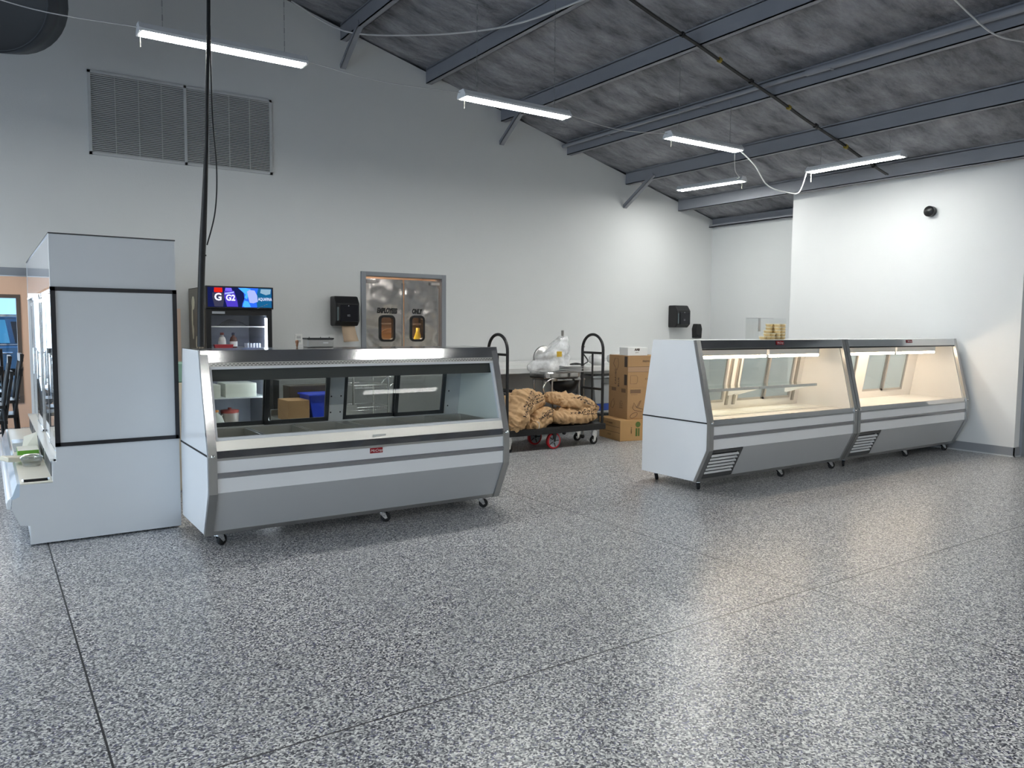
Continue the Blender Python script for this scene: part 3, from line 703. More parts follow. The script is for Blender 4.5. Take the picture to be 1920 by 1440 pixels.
        ps = b.build('perforated_strip', SATIN, t)
        b = MB(); n = int((xb - xa) / .026)
        for i in range(n):
            for r_ in (0, 1):
                x = xa + .012 + i * .026 + r_ * .013; z = 1.2185 + r_ * .0095; b.prism(slope(z, z + .004, -.002, .0052), 'x', x, x + .016)
        b.build('slots', DARKGAP, ps)
        MB().prism([(Yg(1.238) - .012, 1.238), (Yg(ht) - .016, ht + .002), (Yg(ht) + .02, ht + .002), (Yg(1.238) + .02, 1.238)], 'x', X0, X1).build('header', mat('polished_header', (.60, .60, .60), rough=.09, metal=1, brush=(3, 3, 160)), t, bevel=.004)
    else:
        MB().prism(slope(.628, .668, .02, .004), 'x', xa, xb).build('lower_rail', MIRROR, t)
        MB().prism([(Yg(ht - .075) - .010, ht - .075), (Yg(ht) - .014, ht + .002), (Yg(ht) + .02, ht + .002), (Yg(ht - .075) + .02, ht - .075)], 'x', X0, X1).build('header', mat('polished_header', (.60, .60, .60), rough=.09, metal=1, brush=(3, 3, 160)), t, bevel=.004)
        MB().prism(slope(ht - .088, ht - .075, .01, .002), 'x', xa, xb).build('glass_gasket', BLACK, t)
    MB().prism(slope(zglb, zglt, .011, -.005), 'x', xa + .002, xb - .002).build('front_glass', GLASSC, t)
    # top
    MB().box(X0 + .005, X1 - .005, Yg(ht) + .0, Yr(ht), ht - .03, ht).build('top_panel', STAIN if kind == 'steam' else mat('white_top', (.8, .81, .81), rough=.25), t, bevel=.003)
    # underside and body
    MB().box(X0 + .035, X1 - .035, yb + .02, Yf + .835, zb, .12).box(X0 + .035, X1 - .035, Yf + .82, Yf + .838, .12, zs).build('base_pan', SATIN, t)
    # interior
    inn = mat('grey_interior', (.62, .635, .64), rough=.4) if kind == 'steam' else mat('cream_white_interior', (.83, .80, .76), rough=.4)
    ix0, ix1 = X0 + .035, X1 - .035
    zd = .725 if kind == 'steam' else .655; yi = .745 if kind == 'steam' else .70
    def Yi(z): return Yf + yi - (z - .65) / .65 * .11
    # rear wall with two sliding door openings
    if kind == 'steam': ops = [(X0 + .09, X0 + 1.075), (X0 + 1.20, X0 + 2.12)]
    else: ops = [(X0 + .12, X0 + .96), (X0 + 1.19, X0 + 2.05)]
    zo0 = .735 if kind == 'steam' else .735; zo1 = ht - .12 if kind == 'steam' else ht - .16
    b = MB()
    def seg(a, c, z0, z1): b.prism([(Yi(z0), z0), (Yi(z1), z1), (Yi(z1) + .03, z1), (Yi(z0) + .03, z0)], 'x', a, c)
    seg(ix0, ix1, zd - .02, zo0); seg(ix0, ix1, zo1, ht - .03)
    xs_ = [ix0] + [v for o_ in ops for v in o_] + [ix1]
    for i in range(0, len(xs_), 2): seg(xs_[i], xs_[i + 1], zo0, zo1)
    b.build('rear_wall', inn, t)
    fm = mat('dark_anodised_frame', (.075, .08, .085), rough=.35, metal=.5) if kind == 'steam' else mat('aluminium_frame', (.48, .46, .44), rough=.35, metal=.7)
    for (a, c) in ops:
        m = (a + c) / 2
        for (p, q, d) in ((a, m + .012, .012), (m - .012, c, -.012)):
            w = .032 if kind == 'steam' else .024
            f = MB()
            def fs_(x0, x1, z0, z1): f.prism([(Yi(z0) + d, z0), (Yi(z1) + d, z1), (Yi(z1) + d + .018, z1), (Yi(z0) + d + .018, z0)], 'x', x0, x1)
            fs_(p, q, zo0, zo0 + w); fs_(p, q, zo1 - w, zo1); fs_(p, p + w, zo0, zo1); fs_(q - w, q, zo0, zo1)
            dr = f.build('sliding_door', fm, t)
            MB().prism([(Yi(zo0) + d + .008, zo0 + .005), (Yi(zo1) + d + .008, zo1 - .005), (Yi(zo1) + d + .012, zo1 - .005), (Yi(zo0) + d + .012, zo0 + .005)], 'x', p + .004, q - .004).build('glass_pane', GLASSD, dr)
    # inner end walls
    for (a, c) in ((ix0, ix0 + .012), (ix1 - .012, ix1)):
        MB().prism([(Yg(zd) + .03, zd - .02), (Yg(ht - .05) + .03, ht - .05), (Yi(ht - .05), ht - .05), (Yi(zd), zd - .02)], 'x', a, c).build('inner_wall', inn if kind == 'warm' else mat('pale_inner_wall', (.80, .83, .77), rough=.4), t)
    if kind == 'steam':
        MB().box(ix0, ix1, Yg(1.18) + .03, Yg(1.18) + .05, 1.115, ht - .03).box(ix0, ix1, Yg(1.18) + .03, Yi(1.11), 1.245, ht - .03).build('canopy_valance', mat('dark_valance', (.055, .058, .055), rough=.4), t)
        # well deck with six pans
        dk = MB(); px = X0 + .07; pans = []
        wp, gap = .335, .018
        x = X0 + .075
        for i in range(6):
            if i == 3: x += .085
            pans.append((x, x + wp)); x += wp + gap
        y0, y1 = Yf + .10, Yf + .66
        dk.box(ix0, ix1, Yf + .02, y0, zd - .015, zd).box(ix0, ix1, y1, Yi(zd) + .01, zd - .015, zd)
        xs2 = [ix0] + [v for p in pans for v in p] + [ix1]
        for i in range(0, len(xs2), 2): dk.box(xs2[i], xs2[i + 1], y0, y1, zd - .015, zd)
        dk.build('well_deck', SATIN, t)
        for (a, c) in pans:
            p = MB(); th = .002
            p.box(a, c, y0, y0 + .008, zd, zd + .006).box(a, c, y1 - .008, y1, zd, zd + .006).box(a, a + .008, y0, y1, zd, zd + .006).box(c - .008, c, y0, y1, zd, zd + .006)
            p.box(a + .004, a + .006, y0 + .004, y1 - .004, zd - .15, zd).box(c - .006, c - .004, y0 + .004, y1 - .004, zd - .15, zd).box(a + .004, c - .004, y0 + .004, y0 + .006, zd - .15, zd).box(a + .004, c - .004, y1 - .006, y1 - .004, zd - .15, zd).box(a + .004, c - .004, y0 + .004, y1 - .004, zd - .152, zd - .15)
            p.build('food_pan', mat('pan_steel', (.74, .73, .69), rough=.3, metal=.85), t)
        for xx in (ops[0][1] + .02, ops[0][1] + .10, ops[1][1] + .04):
            for zz in (.80, .93): MB().cyl((xx, Yi(zz) - .003, zz), (xx, Yi(zz) + .004, zz), .006, 10).build('bolt', BLACK, t)
    else:
        # bright cream well with floor panels
        fp = MB(); n = 5; w = (ix1 - ix0) / n
        for i in range(n): fp.box(ix0 + i * w + .002, ix0 + (i + 1) * w - .002, Yf + .03, Yi(zd) + .005, zd - .012, zd)
        fp.build('deck_panels', inn, t)
        MB().box(ix0, ix1, Yf + .03, Yi(zd), zd - .03, zd - .013).build('deck_support', inn, t)
        MB().box(ix0, ix1, Yg(ht) + .03, Yi(ht), ht - .075, ht - .06).build('canopy_liner', inn, t)
        # lamp tubes
        for (a, c) in ((ix0 + .05, (ix0 + ix1) / 2 - .02), ((ix0 + ix1) / 2 + .02, ix1 - .26)):
            lm = MB().cyl((a, Yg(ht) + .10, ht - .160), (c, Yg(ht) + .10, ht - .160), .013, 12).build('lamp_tube', TUBEW, t)
            MB().box(a, c, Yg(ht) + .08, Yg(ht) + .12, ht - .140, ht - .076).cyl((a - .02, Yg(ht) + .10, ht - .160), (a, Yg(ht) + .10, ht - .160), .016, 10).cyl((c, Yg(ht) + .10, ht - .160), (c + .02, Yg(ht) + .10, ht - .160), .016, 10).build('lamp_holder', WHITE, lm)
    # casters
    for x in (X0 + .10, X0 + L * .56, X1 - .14):
        for y in (yb + .05, Yf + .74): caster(t, x, y, zb - .004, ang=.6 if x < X0 + .2 else -.3)
    return t, ops, Yi, Yg, ix0, ix1

caseA, *_ = display_case('stainless topped service case with six empty food pans', 1.165, 5.172, 2.315, 1.32, 'steam', False, None, 0)
badge(caseA, 2.327, 5.172 - .001, .590, .098, .038)
# price sticker on lower rail and base foot shim
o = MB().box(2.30, 2.40, 5.1615, 5.163, .695, .708).build('sticker', mat('pale_sticker', (.7, .7, .66), rough=.5), caseA)

caseB, opsB, YiB, YgB, bx0, bx1 = display_case('lit white display case with a long glass shelf, nearest the cardboard boxes', 5.31, 4.69, 2.265, 1.378, 'warm', True, 'lit deli display cases', 0)
up = Vector((0, .185, .738)).normalized()
badge(caseB, 6.483, YgB(1.352) - .0155, 1.352, .11, .038, up)
caseC, opsC, YiC, YgC, cx0, cx1 = display_case('lit white display case without a shelf, ending against the partition wall', 7.590, 4.69, 2.33, 1.378, 'warm', True, 'lit deli display cases', 0)
badge(caseC, 8.84, YgC(1.355) - .0155, 1.355, .115, .034, up)
# shelf, standards and brackets of case B
sh = MB().box(5.40, 7.28, 4.985, 5.30, .902, .914).build('glass_shelf', glass_mat('shelf_glass', (.9, .93, .9), 1.0), caseB)
MB().box(5.40, 6.33, 4.965, 4.99, .892, .918).box(6.335, 7.28, 4.965, 4.99, .892, .918).build('shelf_edge', mat('bright_shelf_edge', (.85, .83, .78), rough=.15, metal=.7), caseB)
for x in (6.31, 6.42, 7.40):
    st = MB()
    z0, z1 = .70, 1.19
    st.prism([(YiB(z0) - .022, z0), (YiB(z1) - .022, z1), (YiB(z1) - .002, z1), (YiB(z0) - .002, z0)], 'x', x, x + .028)
    s_ = st.build('shelf_standard', mat('grey_standard', (.42, .40, .37), rough=.35, metal=.8), caseB)
    if x < 7.3: MB().prism([(5.0, .895), (5.36, .895), (5.36, .80), (5.33, .80)], 'x', x + .008, x + .016).build('shelf_bracket', WHITE, s_)
MB().prism([(5.0, .895), (5.36, .895), (5.36, .80), (5.33, .80)], 'x', 7.27, 7.278).build('shelf_bracket', WHITE, caseB)

# ------------------------------------------------------------------ tall open merchandiser, seen from its end
def merchandiser():
    ya, ybk = 6.024, 9.20
    t = thing('refrigerated_merchandiser', 'tall grey white refrigerated merchandiser seen from its blank end', 'refrigerated cabinet', (.7, 7.6, 0))
    GW = mat('grey_white_end_panel', (.74, .755, .77), rough=.35, var=.01)
    prof = [(.375, 2.086), (1.155, 2.086), (1.155, .012), (.210, .012), (.212, .14), (.155, .148), (.111, .265), (.116, .325), (.158, .342), (.161, .42), (.350, .417), (.354, .557), (.375, .559)]
    for (y0, y1) in ((ya, ya + .04), (ybk - .04, ybk)):
        MB().prism(prof, 'y', y0, y1).build('end_panel', GW, t)
    # dark steel trim round the inset panel on the end
    DT = mat('dark_steel_trim', (.055, .055, .06), rough=.3, metal=.8)
    b = MB(); y0 = ya - .014
    b.box(.372, 1.158, y0, ya, 1.708, 1.735).box(.372, 1.150, y0, ya, .660, .686).box(.372, .402, y0, ya, .66, 1.735).box(1.130, 1.158, y0, ya, .66, 1.735)
    b.build('end_trim', DT, t)
    MB().box(.402, 1.130, ya - .005, ya, .686, 1.708).build('inset_panel', mat('light_grey_inset', (.72, .735, .745), rough=.3, var=.01), t)
    MB().box(.372, 1.157, y0 + .004, ybk, 2.084, 2.092).build('top_cap', DT, t)
    MB().box(.385, 1.15, ya + .04, ybk - .04, 1.742, 2.083).build('canopy', mat('white_canopy', (.78, .80, .84), rough=.2, coat=.3), t)
    MB().box(.377, .384, ya + .02, ybk, 1.735, 2.083).build('canopy_front', mat('glossy_white_front', (.78, .80, .85), rough=.12, coat=.5), t)
    MB().box(1.09, 1.15, ya + .04, ybk - .04, .14, 1.742).build('rear_wall', WHITE, t)
    MB().box(.36, 1.09, ya + .04, ybk - .04, .50, .57).build('deck', WHITE, t)
    MB().prism([(.215, .02), (1.15, .02), (1.15, .50), (.36, .50), (.36, .41), (.165, .415), (.165, .34), (.12, .322), (.117, .268), (.16, .152), (.215, .145)], 'y', ya + .04, ybk - .04).build('base_cabinet', WHITE, t)
    # cream product ledge and blue-white bumper front
    MB().box(.163, .350, ya + .001, ybk, .419, .427).build('ledge', mat('cream_ledge', (.82, .79, .68), rough=.3), t)
    MB().prism([(.163, .427), (.163, .345), (.120, .326), (.106, .335), (.118, .352), (.146, .430)], 'y', ya + .001, ybk).build('bumper_front', mat('pale_blue_white_bumper', (.66, .78, .90), rough=.2, coat=.4), t)
    MB().prism([(.116, .330), (.092, .325), (.080, .30), (.084, .262), (.106, .255)], 'y', ya + .02, ybk, ).build('bumper_rail', mat('white_bumper_rail', (.8, .82, .84), rough=.25), t, bevel=.006)
    g = MB().box(.186, .326, ya + .05, ya + .15, .427, .429).build('ledge_grille', mat('open_slot_black', (.004, .004, .004), rough=.9, spec=.1), t)
    MB().box(.176, .186, ya + .06, ya + .14, .427, .433).box(.326, .338, ya + .06, ya + .14, .427, .433).build('grille_end', CHROME, g)
    # riser with dark openings
    MB().box(.350, .362, ya + .04, ybk, .427, .556).build('riser', mat('riser_grey', (.45, .46, .47), rough=.3, metal=.4), t)
    for k in range(4):
        y0 = ya + .10 + k * .78
        MB().box(.3465, .3500, y0, y0 + .62, .445, .535).build('riser_opening', mat('dark_mesh', (.05, .05, .05), rough=.4), t)
    MB().box(.340, .40, ya + .04, ybk, .557, .575).build('door_track', mat('cream_track', (.80, .79, .74), rough=.3), t)
    MB().box(.372, .42, ya + .04, ybk - .04, 1.72, 1.737).build('upper_track', CHROME, t)
    # four sliding glass doors
    n = 4; dl = (ybk - .04 - ya - .04) / n
    for k in range(n):
        y0 = ya + .045 + k * dl; y1 = y0 + dl - .01; xo = .388 + (.010 if k % 2 else 0)
        f = MB().box(xo, xo + .006, y0, y0 + .012, .578, 1.72).box(xo, xo + .006, y1 - .012, y1, .578, 1.72).box(xo, xo + .006, y0, y1, .578, .592).box(xo, xo + .006, y0, y1, 1.706, 1.72)
        d = f.build('glass_door', CHROME, t)
        MB().box(xo + .0015, xo + .0045, y0 + .004, y1 - .004, .582, 1.716).build('glass_pane', GLASS, d)
        MB().cyl((xo - .02, y0 + .05, 1.02), (xo - .02, y0 + .05, 1.26), .008, 8).cyl((xo - .02, y0 + .05, 1.04), (xo, y0 + .05, 1.04), .005, 8).cyl((xo - .02, y0 + .05, 1.24), (xo, y0 + .05, 1.24), .005, 8).build('door_handle', CHROME, d)
        MB().lathe([(0, 0), (.010, 0), (.010, .012), (0, .012)], (xo - .003, y0 + .02, .575), 10).build('door_guide', CHROME, d)
    for z in (.86, 1.13, 1.42):
        MB().box(.50, 1.09, ya + .05, ybk - .05, z, z + .012).build('shelf', WHITE, t)
        MB().box(.485, .50, ya + .05, ybk - .05, z - .015, z + .025).build('price_rail', mat('price_rail', (.75, .77, .78), rough=.2), t)
    MB().cyl((.43, ya + .08, 1.69), (.43, ybk - .08, 1.69), .012, 10).build('lamp_tube', emission_mat('cool_merch_tube', (.9, .96, 1), 6.0), t)
    return t
merchandiser()
# food packs inside it
def food_pack(label, loc, c1):
    t = thing('food_pack', label, 'food package', loc, 'wrapped food packs inside the merchandiser')
    x, y, z = loc
    MB().prism([(x - .06, z), (x + .06, z), (x + .075, z + .03), (x - .075, z + .03)], 'y', y - .10, y + .10).build('tray', mat('white_foam_tray', (.8, .8, .78), rough=.5), t)
    MB().lathe([(.0, .026), (.05, .024), (.062, .010), (.064, 0)], (x, y, z + .028), 12).build('meat', c1, t)
    return t
browns = [mat('brown_bread', (.45, .27, .13), rough=.6, bump=.3), mat('tan_meat', (.62, .42, .30), rough=.5, bump=.3), mat('pale_cheese', (.78, .70, .48), rough=.4)]
base_pack = [food_pack('brown food pack on the merchandiser middle shelf, first from its blank end', (.58, 6.20, 1.142), browns[k]) for k in range(1)]
bp0 = base_pack[0]
protos = [bp0, food_pack('tan food pack on the merchandiser middle shelf, second from its blank end', (.58, 6.42, 1.142), browns[1]), food_pack('pale yellow food pack on the merchandiser middle shelf, third from its blank end', (.58, 6.64, 1.142), browns[2])]
k = 0
for z in (.872, 1.142, 1.432, .570):
    for i in range(13):
        y = 6.20 + i * .22
        if z == 1.142 and i < 3: continue
        k += 1; kd = (i * 7 + int(z * 10)) % 3; dup(protos[kd], (.585, y, z), '%s food pack on the merchandiser %s, %s from its blank end' % (('brown', 'tan', 'pale yellow')[kd], {.872: 'lower shelf', 1.142: 'middle shelf', 1.432: 'upper shelf', .570: 'floor deck'}[z], ('first', 'second', 'third', 'fourth', 'fifth', 'sixth', 'seventh', 'eighth', 'ninth', 'tenth', 'eleventh', 'twelfth', 'last')[i]))
# clutter on the ledge
def ledge_items():
    o = MB().prism([(.170, .428), (.300, .428), (.312, .50), (.160, .50)], 'y', 7.55, 7.80).build('plastic_tub', mat('clear_tub_plastic', (.72, .76, .78), rough=.2, trans=.5), bevel=.006)
    origin_to(o, (.24, 7.67, .428)); tag(o, 'clear rectangular tub at the far end of the cabinet ledge', 'tub')
    t = thing('carton', 'green and white card carton lying on the cabinet ledge', 'carton', (.25, 7.20, .428))
    MB().box(.185, .325, 7.08, 7.34, .428, .500).build('box', mat('green_carton', (.16, .42, .05), rough=.5), t)
    MB().add([(.185, 7.08, .500), (.325, 7.08, .500), (.325, 7.34, .500), (.185, 7.34, .500)], [(0, 1, 2, 3)]).build('label_panel', mat('white_carton', (.8, .82, .74), rough=.5), t, solid=.002)
    o = MB().add([(.215, 7.38, .43), (.34, 7.36, .43), (.33, 7.42, .60), (.24, 7.44, .565)], [(0, 1, 2, 3)]).build('folded_card', mat('cream_card', (.80, .77, .66), rough=.6), solid=.004)
    origin_to(o, (.27, 7.39, .43)); tag(o, 'cream folded card standing up behind the green carton', 'card')
    b = MB(); b.X = Matrix.Translation((.20, 6.92, .446)) @ Matrix.Rotation(R(20), 4, 'Z') @ Matrix.Rotation(R(6), 4, 'Y')
    b.box(-.12, .12, -.07, .07, .0, .035)
    o = b.build('plastic_lid', mat('cream_plastic', (.82, .76, .60), rough=.4), bevel=.006); origin_to(o, (.20, 6.92, .43)); tag(o, 'cream plastic lid lying across the cabinet ledge edge', 'lid')
    b = MB(); b.lathe([(.055, 0), (.072, .06), (.076, .062), (.072, .066), (.05, .085), (.0, .09)], (.262, 6.76, .428), 20)
    o = b.build('clamshell', glass_mat('hazy_plastic', (.85, .87, .88), 2.2, .15), solid=.0015); origin_to(o, (.262, 6.76, .428)); tag(o, 'clear plastic clamshell container on the cabinet ledge', 'container')
ledge_items()

# ------------------------------------------------------------------ drinks fridge
def drinks_fridge():
    x0, x1, y0, y1, zt = 1.925, 2.612, 8.52, 9.33, 1.885
    t = thing('drinks_fridge', 'black glass door drinks fridge with a lit blue sign', 'fridge', ((x0 + x1) / 2, 8.9, 0))
    b = MB().box(x0, x0 + .03, y0 + .05, y1, .08, zt).box(x1 - .03, x1, y0 + .05, y1, .08, zt).box(x0 + .03, x1 - .03, y1 - .03, y1, .08, zt).box(x0 + .03, x1 - .03, y0 + .05, y1 - .03, zt - .03, zt).box(x0 + .03, x1 - .03, y0 + .05, y1 - .03, .08, .30)
    b.build('cabinet', BLACKM, t)
    b = MB().box(x0 + .03, x0 + .036, y0 + .08, y1 - .03, .30, 1.60).box(x1 - .036, x1 - .03, y0 + .08, y1 - .03, .30, 1.60).box(x0 + .03, x1 - .03, y1 - .04, y1 - .03, .30, 1.60).box(x0 + .03, x1 - .03, y0 + .08, y1 - .03, 1.60, 1.61)
    b.build('liner', mat('blue_grey_liner', (.36, .38, .46), rough=.4), t)
    # brown poster on the side
    p = MB().box(x0 - .003, x0, y0 + .06, y1 - .01, .10, zt - .01).build('side_poster', mat('sepia_poster', (.17, .155, .125), rough=.4, var=.25, vscale=3), t)
    cr = mat('sepia_figure', (.80, .76, .60), rough=.5, var=.15, vscale=9)
    def blob(pts, nm='poster_figure'):
        MB().prism(pts, 'x', x0 - .0045, x0 - .003).build(nm, cr, p)
    def el(cy, cz, ry, rz, n=14): return [(cy + ry * math.cos(2 * math.pi * i / n), cz + rz * math.sin(2 * math.pi * i / n)) for i in range(n)]
    blob(el(9.10, 1.72, .07, .075)); blob(el(9.15, 1.53, .03, .16)); blob(el(9.12, 1.40, .035, .08)); blob(el(8.86, 1.52, .04, .12)); blob(el(8.95, 1.29, .05, .07)); blob([(9.10, .7), (8.86, .7), (8.84, 1.05), (8.88, 1.22), (9.04, 1.20), (9.10, 1.0)]); blob(el(8.82, 1.28, .035, .19)); blob([(8.74, 1.72), (8.70, 1.6), (8.60, .9), (8.66, .9), (8.76, 1.3)]); blob([(8.68, 1.10), (8.62, 1.05), (8.59, .7), (8.72, .7)])
    text('lettering', 'G', mat('white_print', (.8, .8, .78), rough=.4), p, (x0 - .0045, 8.68, 1.63), (0, -1, 0), (0, 0, 1), .15, bold=.004, sx=.8)
    # lit sign
    s = MB().box(x0 - .004, x1 + .008, y0 - .03, y0 + .05, 1.655, zt + .006).build('sign_box', BLACK, t, bevel=.004)
    def em(n, c, st): return emission_mat(n, c, st)
    ys = y0 - .031
    def pan(pts, m, d=0, nm='sign_graphic'): MB().prism(pts, 'y', ys - .0006 - d, ys - d).build(nm, m, s)
    sx0, sx1, sz0, sz1 = x0 + .012, x1 - .006, 1.672, zt - .008
    pan([(sx0, sz0), (sx1, sz0), (sx1, sz1), (sx0, sz1)], em('sign_dark_blue', (.01, .015, .09), .9))
    U = lambda u, v: (sx0 + (sx1 - sx0) * u, sz0 + (sz1 - sz0) * v)
    def uv(pts, m, d): pan([U(*q) for q in pts], m, d)
    uv([(.46, 1), (.55, .75), (.56, .45), (.53, .2), (.52, 0), (.99, 0), (.99, 1)], em('sign_blue', (.03, .16, .95), 1.0), .0008)
    uv([(.78, 1), (.74, .5), (.76, 0), (.99, 0), (.99, 1)], em('sign_teal', (.01, .12, .28), 1.0), .0016)
    uv([(.47, .98), (.58, .66), (.56, .5), (.60, .42), (.66, .95), (.58, 1)], em('sign_light_blue', (.05, .30, 1.0), 1.6), .0016)
    uv([(.53, .08), (.56, .35), (.62, .30), (.66, .02), (.56, .0)], em('sign_light_blue', (.05, .3, 1), 1.6), .0016)
    uv([(.60, .82), (.64, .90), (.72, .88), (.76, .62), (.77, .30), (.70, .22), (.64, .24), (.62, .5)], em('sign_lilac', (.32, .38, 1.0), 1.3), .0024)
    uv([(.82, .96), (.98, .96), (.97, .72), (.90, .66), (.81, .76)], em('sign_pale', (.32, .5, .66), .9), .0024)
    # two bottles
    uv([(.10, .98), (.22, .98), (.225, .78), (.215, .74), (.105, .74), (.095, .78)], em('sign_red', (.75, .02, .01), 1.0), .0008)
    uv([(.07, .72), (.24, .72), (.25, .5), (.23, .02), (.10, .02), (.07, .5)], em('sign_smoke', (.05, .05, .09), 1.0), .0008)
    uv([(.27, .98), (.36, .98), (.375, .82), (.26, .82)], em('sign_violet', (.18, .12, .85), 1.1), .0008)
    uv([(.25, .80), (.40, .84), (.45, .3), (.46, .02), (.29, .02), (.25, .5)], em('sign_violet_deep', (.08, .05, .55), 1.0), .0008)
    uv([(.255, .64), (.395, .72), (.40, .80), (.258, .72)], em('sign_lilac', (.32, .38, 1.0), 1.3), .0016)
    WL = em('sign_white_print', (.75, .78, 1.0), 1.3)
    def tx(st, u, v, h, **k): p_ = U(u, v); text('lettering', st, WL, s, (p_[0], ys - .003, p_[1]), (1, 0, 0), (0, 0, 1), h, **k)
    tx('G', .155, .34, .075, bold=.003); tx('G2', .345, .34, .062, sx=.9, bold=.003); tx('AQUAFINA', .885, .36, .034, sx=.62)
    MB().tube([(x1 - .17 + .11 * math.sin(a * math.pi / 24), ys - .006, 1.66 + .05 * math.sin(a * math.pi / 24)) for a in range(0, 12)] + [(x1 - .05, ys - .006, 1.711)], .0025, 6).build('sign_arc', CHROME, s)
    # door
    b = MB().box(x0, x0 + .05, y0, y0 + .045, .10, 1.655).box(x1 - .05, x1, y0, y0 + .045, .10, 1.655).box(x0 + .05, x1 - .05, y0, y0 + .045, 1.585, 1.655).box(x0 + .05, x1 - .05, y0, y0 + .045, .10, .22)
    d = b.build('door', BLACK, t, bevel=.003)
    MB().box(x0 + .05, x1 - .05, y0 + .02, y0 + .024, .22, 1.585).build('glass_pane', GLASS, d)
    MB().cyl((x0 + .035, y0 - .03, .85), (x0 + .035, y0 - .03, 1.25), .01, 8).box(x0 + .03, x0 + .04, y0 - .03, y0, .86, .88).box(x0 + .03, x0 + .04, y0 - .03, y0, 1.22, 1.24).build('door_handle', BLACK, d)
    MB().box(x1 - .062, x1 - .052, y0 + .045, y0 + .058, .30, 1.56).build('led_strip', LEDC, t)
    MB().box(x0 + .06, x0 + .19, y0 - .002, y0, 1.60, 1.625).build('maker_plate', mat('silver_print', (.35, .37, .42), rough=.4), d)
    for z in (.70, 1.235, 1.47): MB().box(x0 + .036, x1 - .036, y0 + .07, y1 - .06, z - .012, z).build('shelf', mat('white_wire_shelf', (.78, .8, .82), rough=.3), t)
    MB().box(x0 + .02, x1 - .02, y0 + .06, y1 - .04, 0, .08).build('base', BLACKM, t)
drinks_fridge()
def fridge_goods():
    o = MB().box(2.13, 2.46, 8.62, 8.98, .701, .85).build('white_carton', mat('white_card', (.78, .79, .72), rough=.5), bevel=.003); origin_to(o, (2.3, 8.8, .701)); tag(o, 'wide white carton on the fridge shelf above the pitcher', 'carton')
    o = MB().box(1.97, 2.08, 8.62, 8.92, .701, .84).build('white_carton', mat('white_card', (.78, .79, .72), rough=.5), bevel=.003); origin_to(o, (2.02, 8.8, .701)); tag(o, 'small cream carton at the left of the fridge shelf', 'carton')
    t = thing('milk_jug', 'white plastic milk jug with an orange cap in the fridge', 'jug', (2.05, 8.70, .30))
    MB().lathe([(0, 0), (.075, 0), (.08, .02), (.08, .13), (.06, .19), (.022, .225), (.022, .24)], (2.05, 8.70, .30), 20).build('body', mat('milk_plastic', (.70, .71, .66), rough=.3), t)
    MB().lathe([(.025, 0), (.025, .022), (0, .022)], (2.05, 8.70, .54), 14).build('cap', mat('orange_cap', (.75, .30, .08), rough=.4), t)
    t = thing('pitcher', 'clear pitcher with a red lid beside the milk jug', 'pitcher', (2.20, 8.76, .30))
    MB().lathe([(0, 0), (.085, 0), (.095, .22)], (2.21, 8.78, .30), 20).build('body', mat('cloudy_pitcher', (.50, .44, .40), rough=.25), t)
    MB().lathe([(.098, 0), (.098, .03), (.02, .035), (.02, .055), (0, .055)], (2.21, 8.78, .52), 20).build('lid', mat('red_lid', (.42, .06, .05), rough=.4), t)
    MB().tube([(2.12, 8.74, .50), (2.085, 8.70, .48), (2.085, 8.70, .36), (2.12, 8.74, .34)], .010, 8).build('handle', mat('pale_handle', (.6, .62, .6), rough=.3), t)
    for (x, c1, c2, lab, nm) in ((2.13, (.62, .60, .58), (.30, .06, .04), 'pale squeeze bottle with a reddish cap on the middle fridge shelf', 'squeeze_bottle'), (2.25, (.10, .04, .03), (.02, .03, .08), 'dark sauce bottle with a blue cap and white label in the fridge', 'sauce_bottle')):
        t = thing(nm, lab, 'bottle', (x, 8.72, 1.235))
        MB().lathe([(0, 0), (.038, 0), (.04, .01), (.04, .08), (.03, .115), (.016, .125), (.016, .14)], (x, 8.72, 1.235), 18).build('body', mat(nm + '_body', c1, rough=.25), t)
        MB().lathe([(.02, 0), (.02, .025), (0, .025)], (x, 8.72, 1.375), 14).build('cap', mat(nm + '_cap', c2, rough=.4), t)
        MB().lathe([(.041, 0), (.041, .055)], (x, 8.72, 1.25), 18).build('label', mat('bottle_label', (.7, .7, .7), rough=.5), t)
    o = MB().prism([(2.03, 1.235), (2.21, 1.235), (2.22, 1.275), (2.02, 1.275)], 'y', 8.60, 8.66).build('red_tray', mat('red_plastic', (.40, .04, .05), rough=.4), bevel=.003); origin_to(o, (2.12, 8.63, 1.235)); tag(o, 'shallow red tray in front of the bottles on the fridge shelf', 'tray')
    b = MB().box(2.36, 2.52, 8.62, 8.72, 1.235, 1.239)
    for i in range(5):
        for j in range(3): b.cyl((2.375 + i * .032, 8.63 + j * .04, 1.239), (2.375 + i * .032, 8.63 + j * .04, 1.285), .013, 8)
    o = b.build('cup_pack', mat('glassy_cups', (.55, .60, .72), rough=.15, metal=.3)); origin_to(o, (2.44, 8.67, 1.235)); tag(o, 'pack of small clear cups at the right of the fridge shelf', 'cups'); o['kind'] = 'stuff'
    b = MB()
    vs = []
    n, m_ = 12, 8
    for i in range(n + 1):
        for j in range(m_ + 1):
            u, v = i / n, j / m_; e = math.sin(math.pi * u) * math.sin(math.pi * v)
            vs.append((2.08 + .32 * u, 8.62 + .22 * v, 1.472 + e * (.05 + .05 * noise.noise(Vector((u * 4, v * 3, 1))))))
    b.add(vs, [(i * (m_ + 1) + j, (i + 1) * (m_ + 1) + j, (i + 1) * (m_ + 1) + j + 1, i * (m_ + 1) + j + 1) for i in range(n) for j in range(m_)], True)
    b.box(2.10, 2.38, 8.64, 8.80, 1.4705, 1.474)
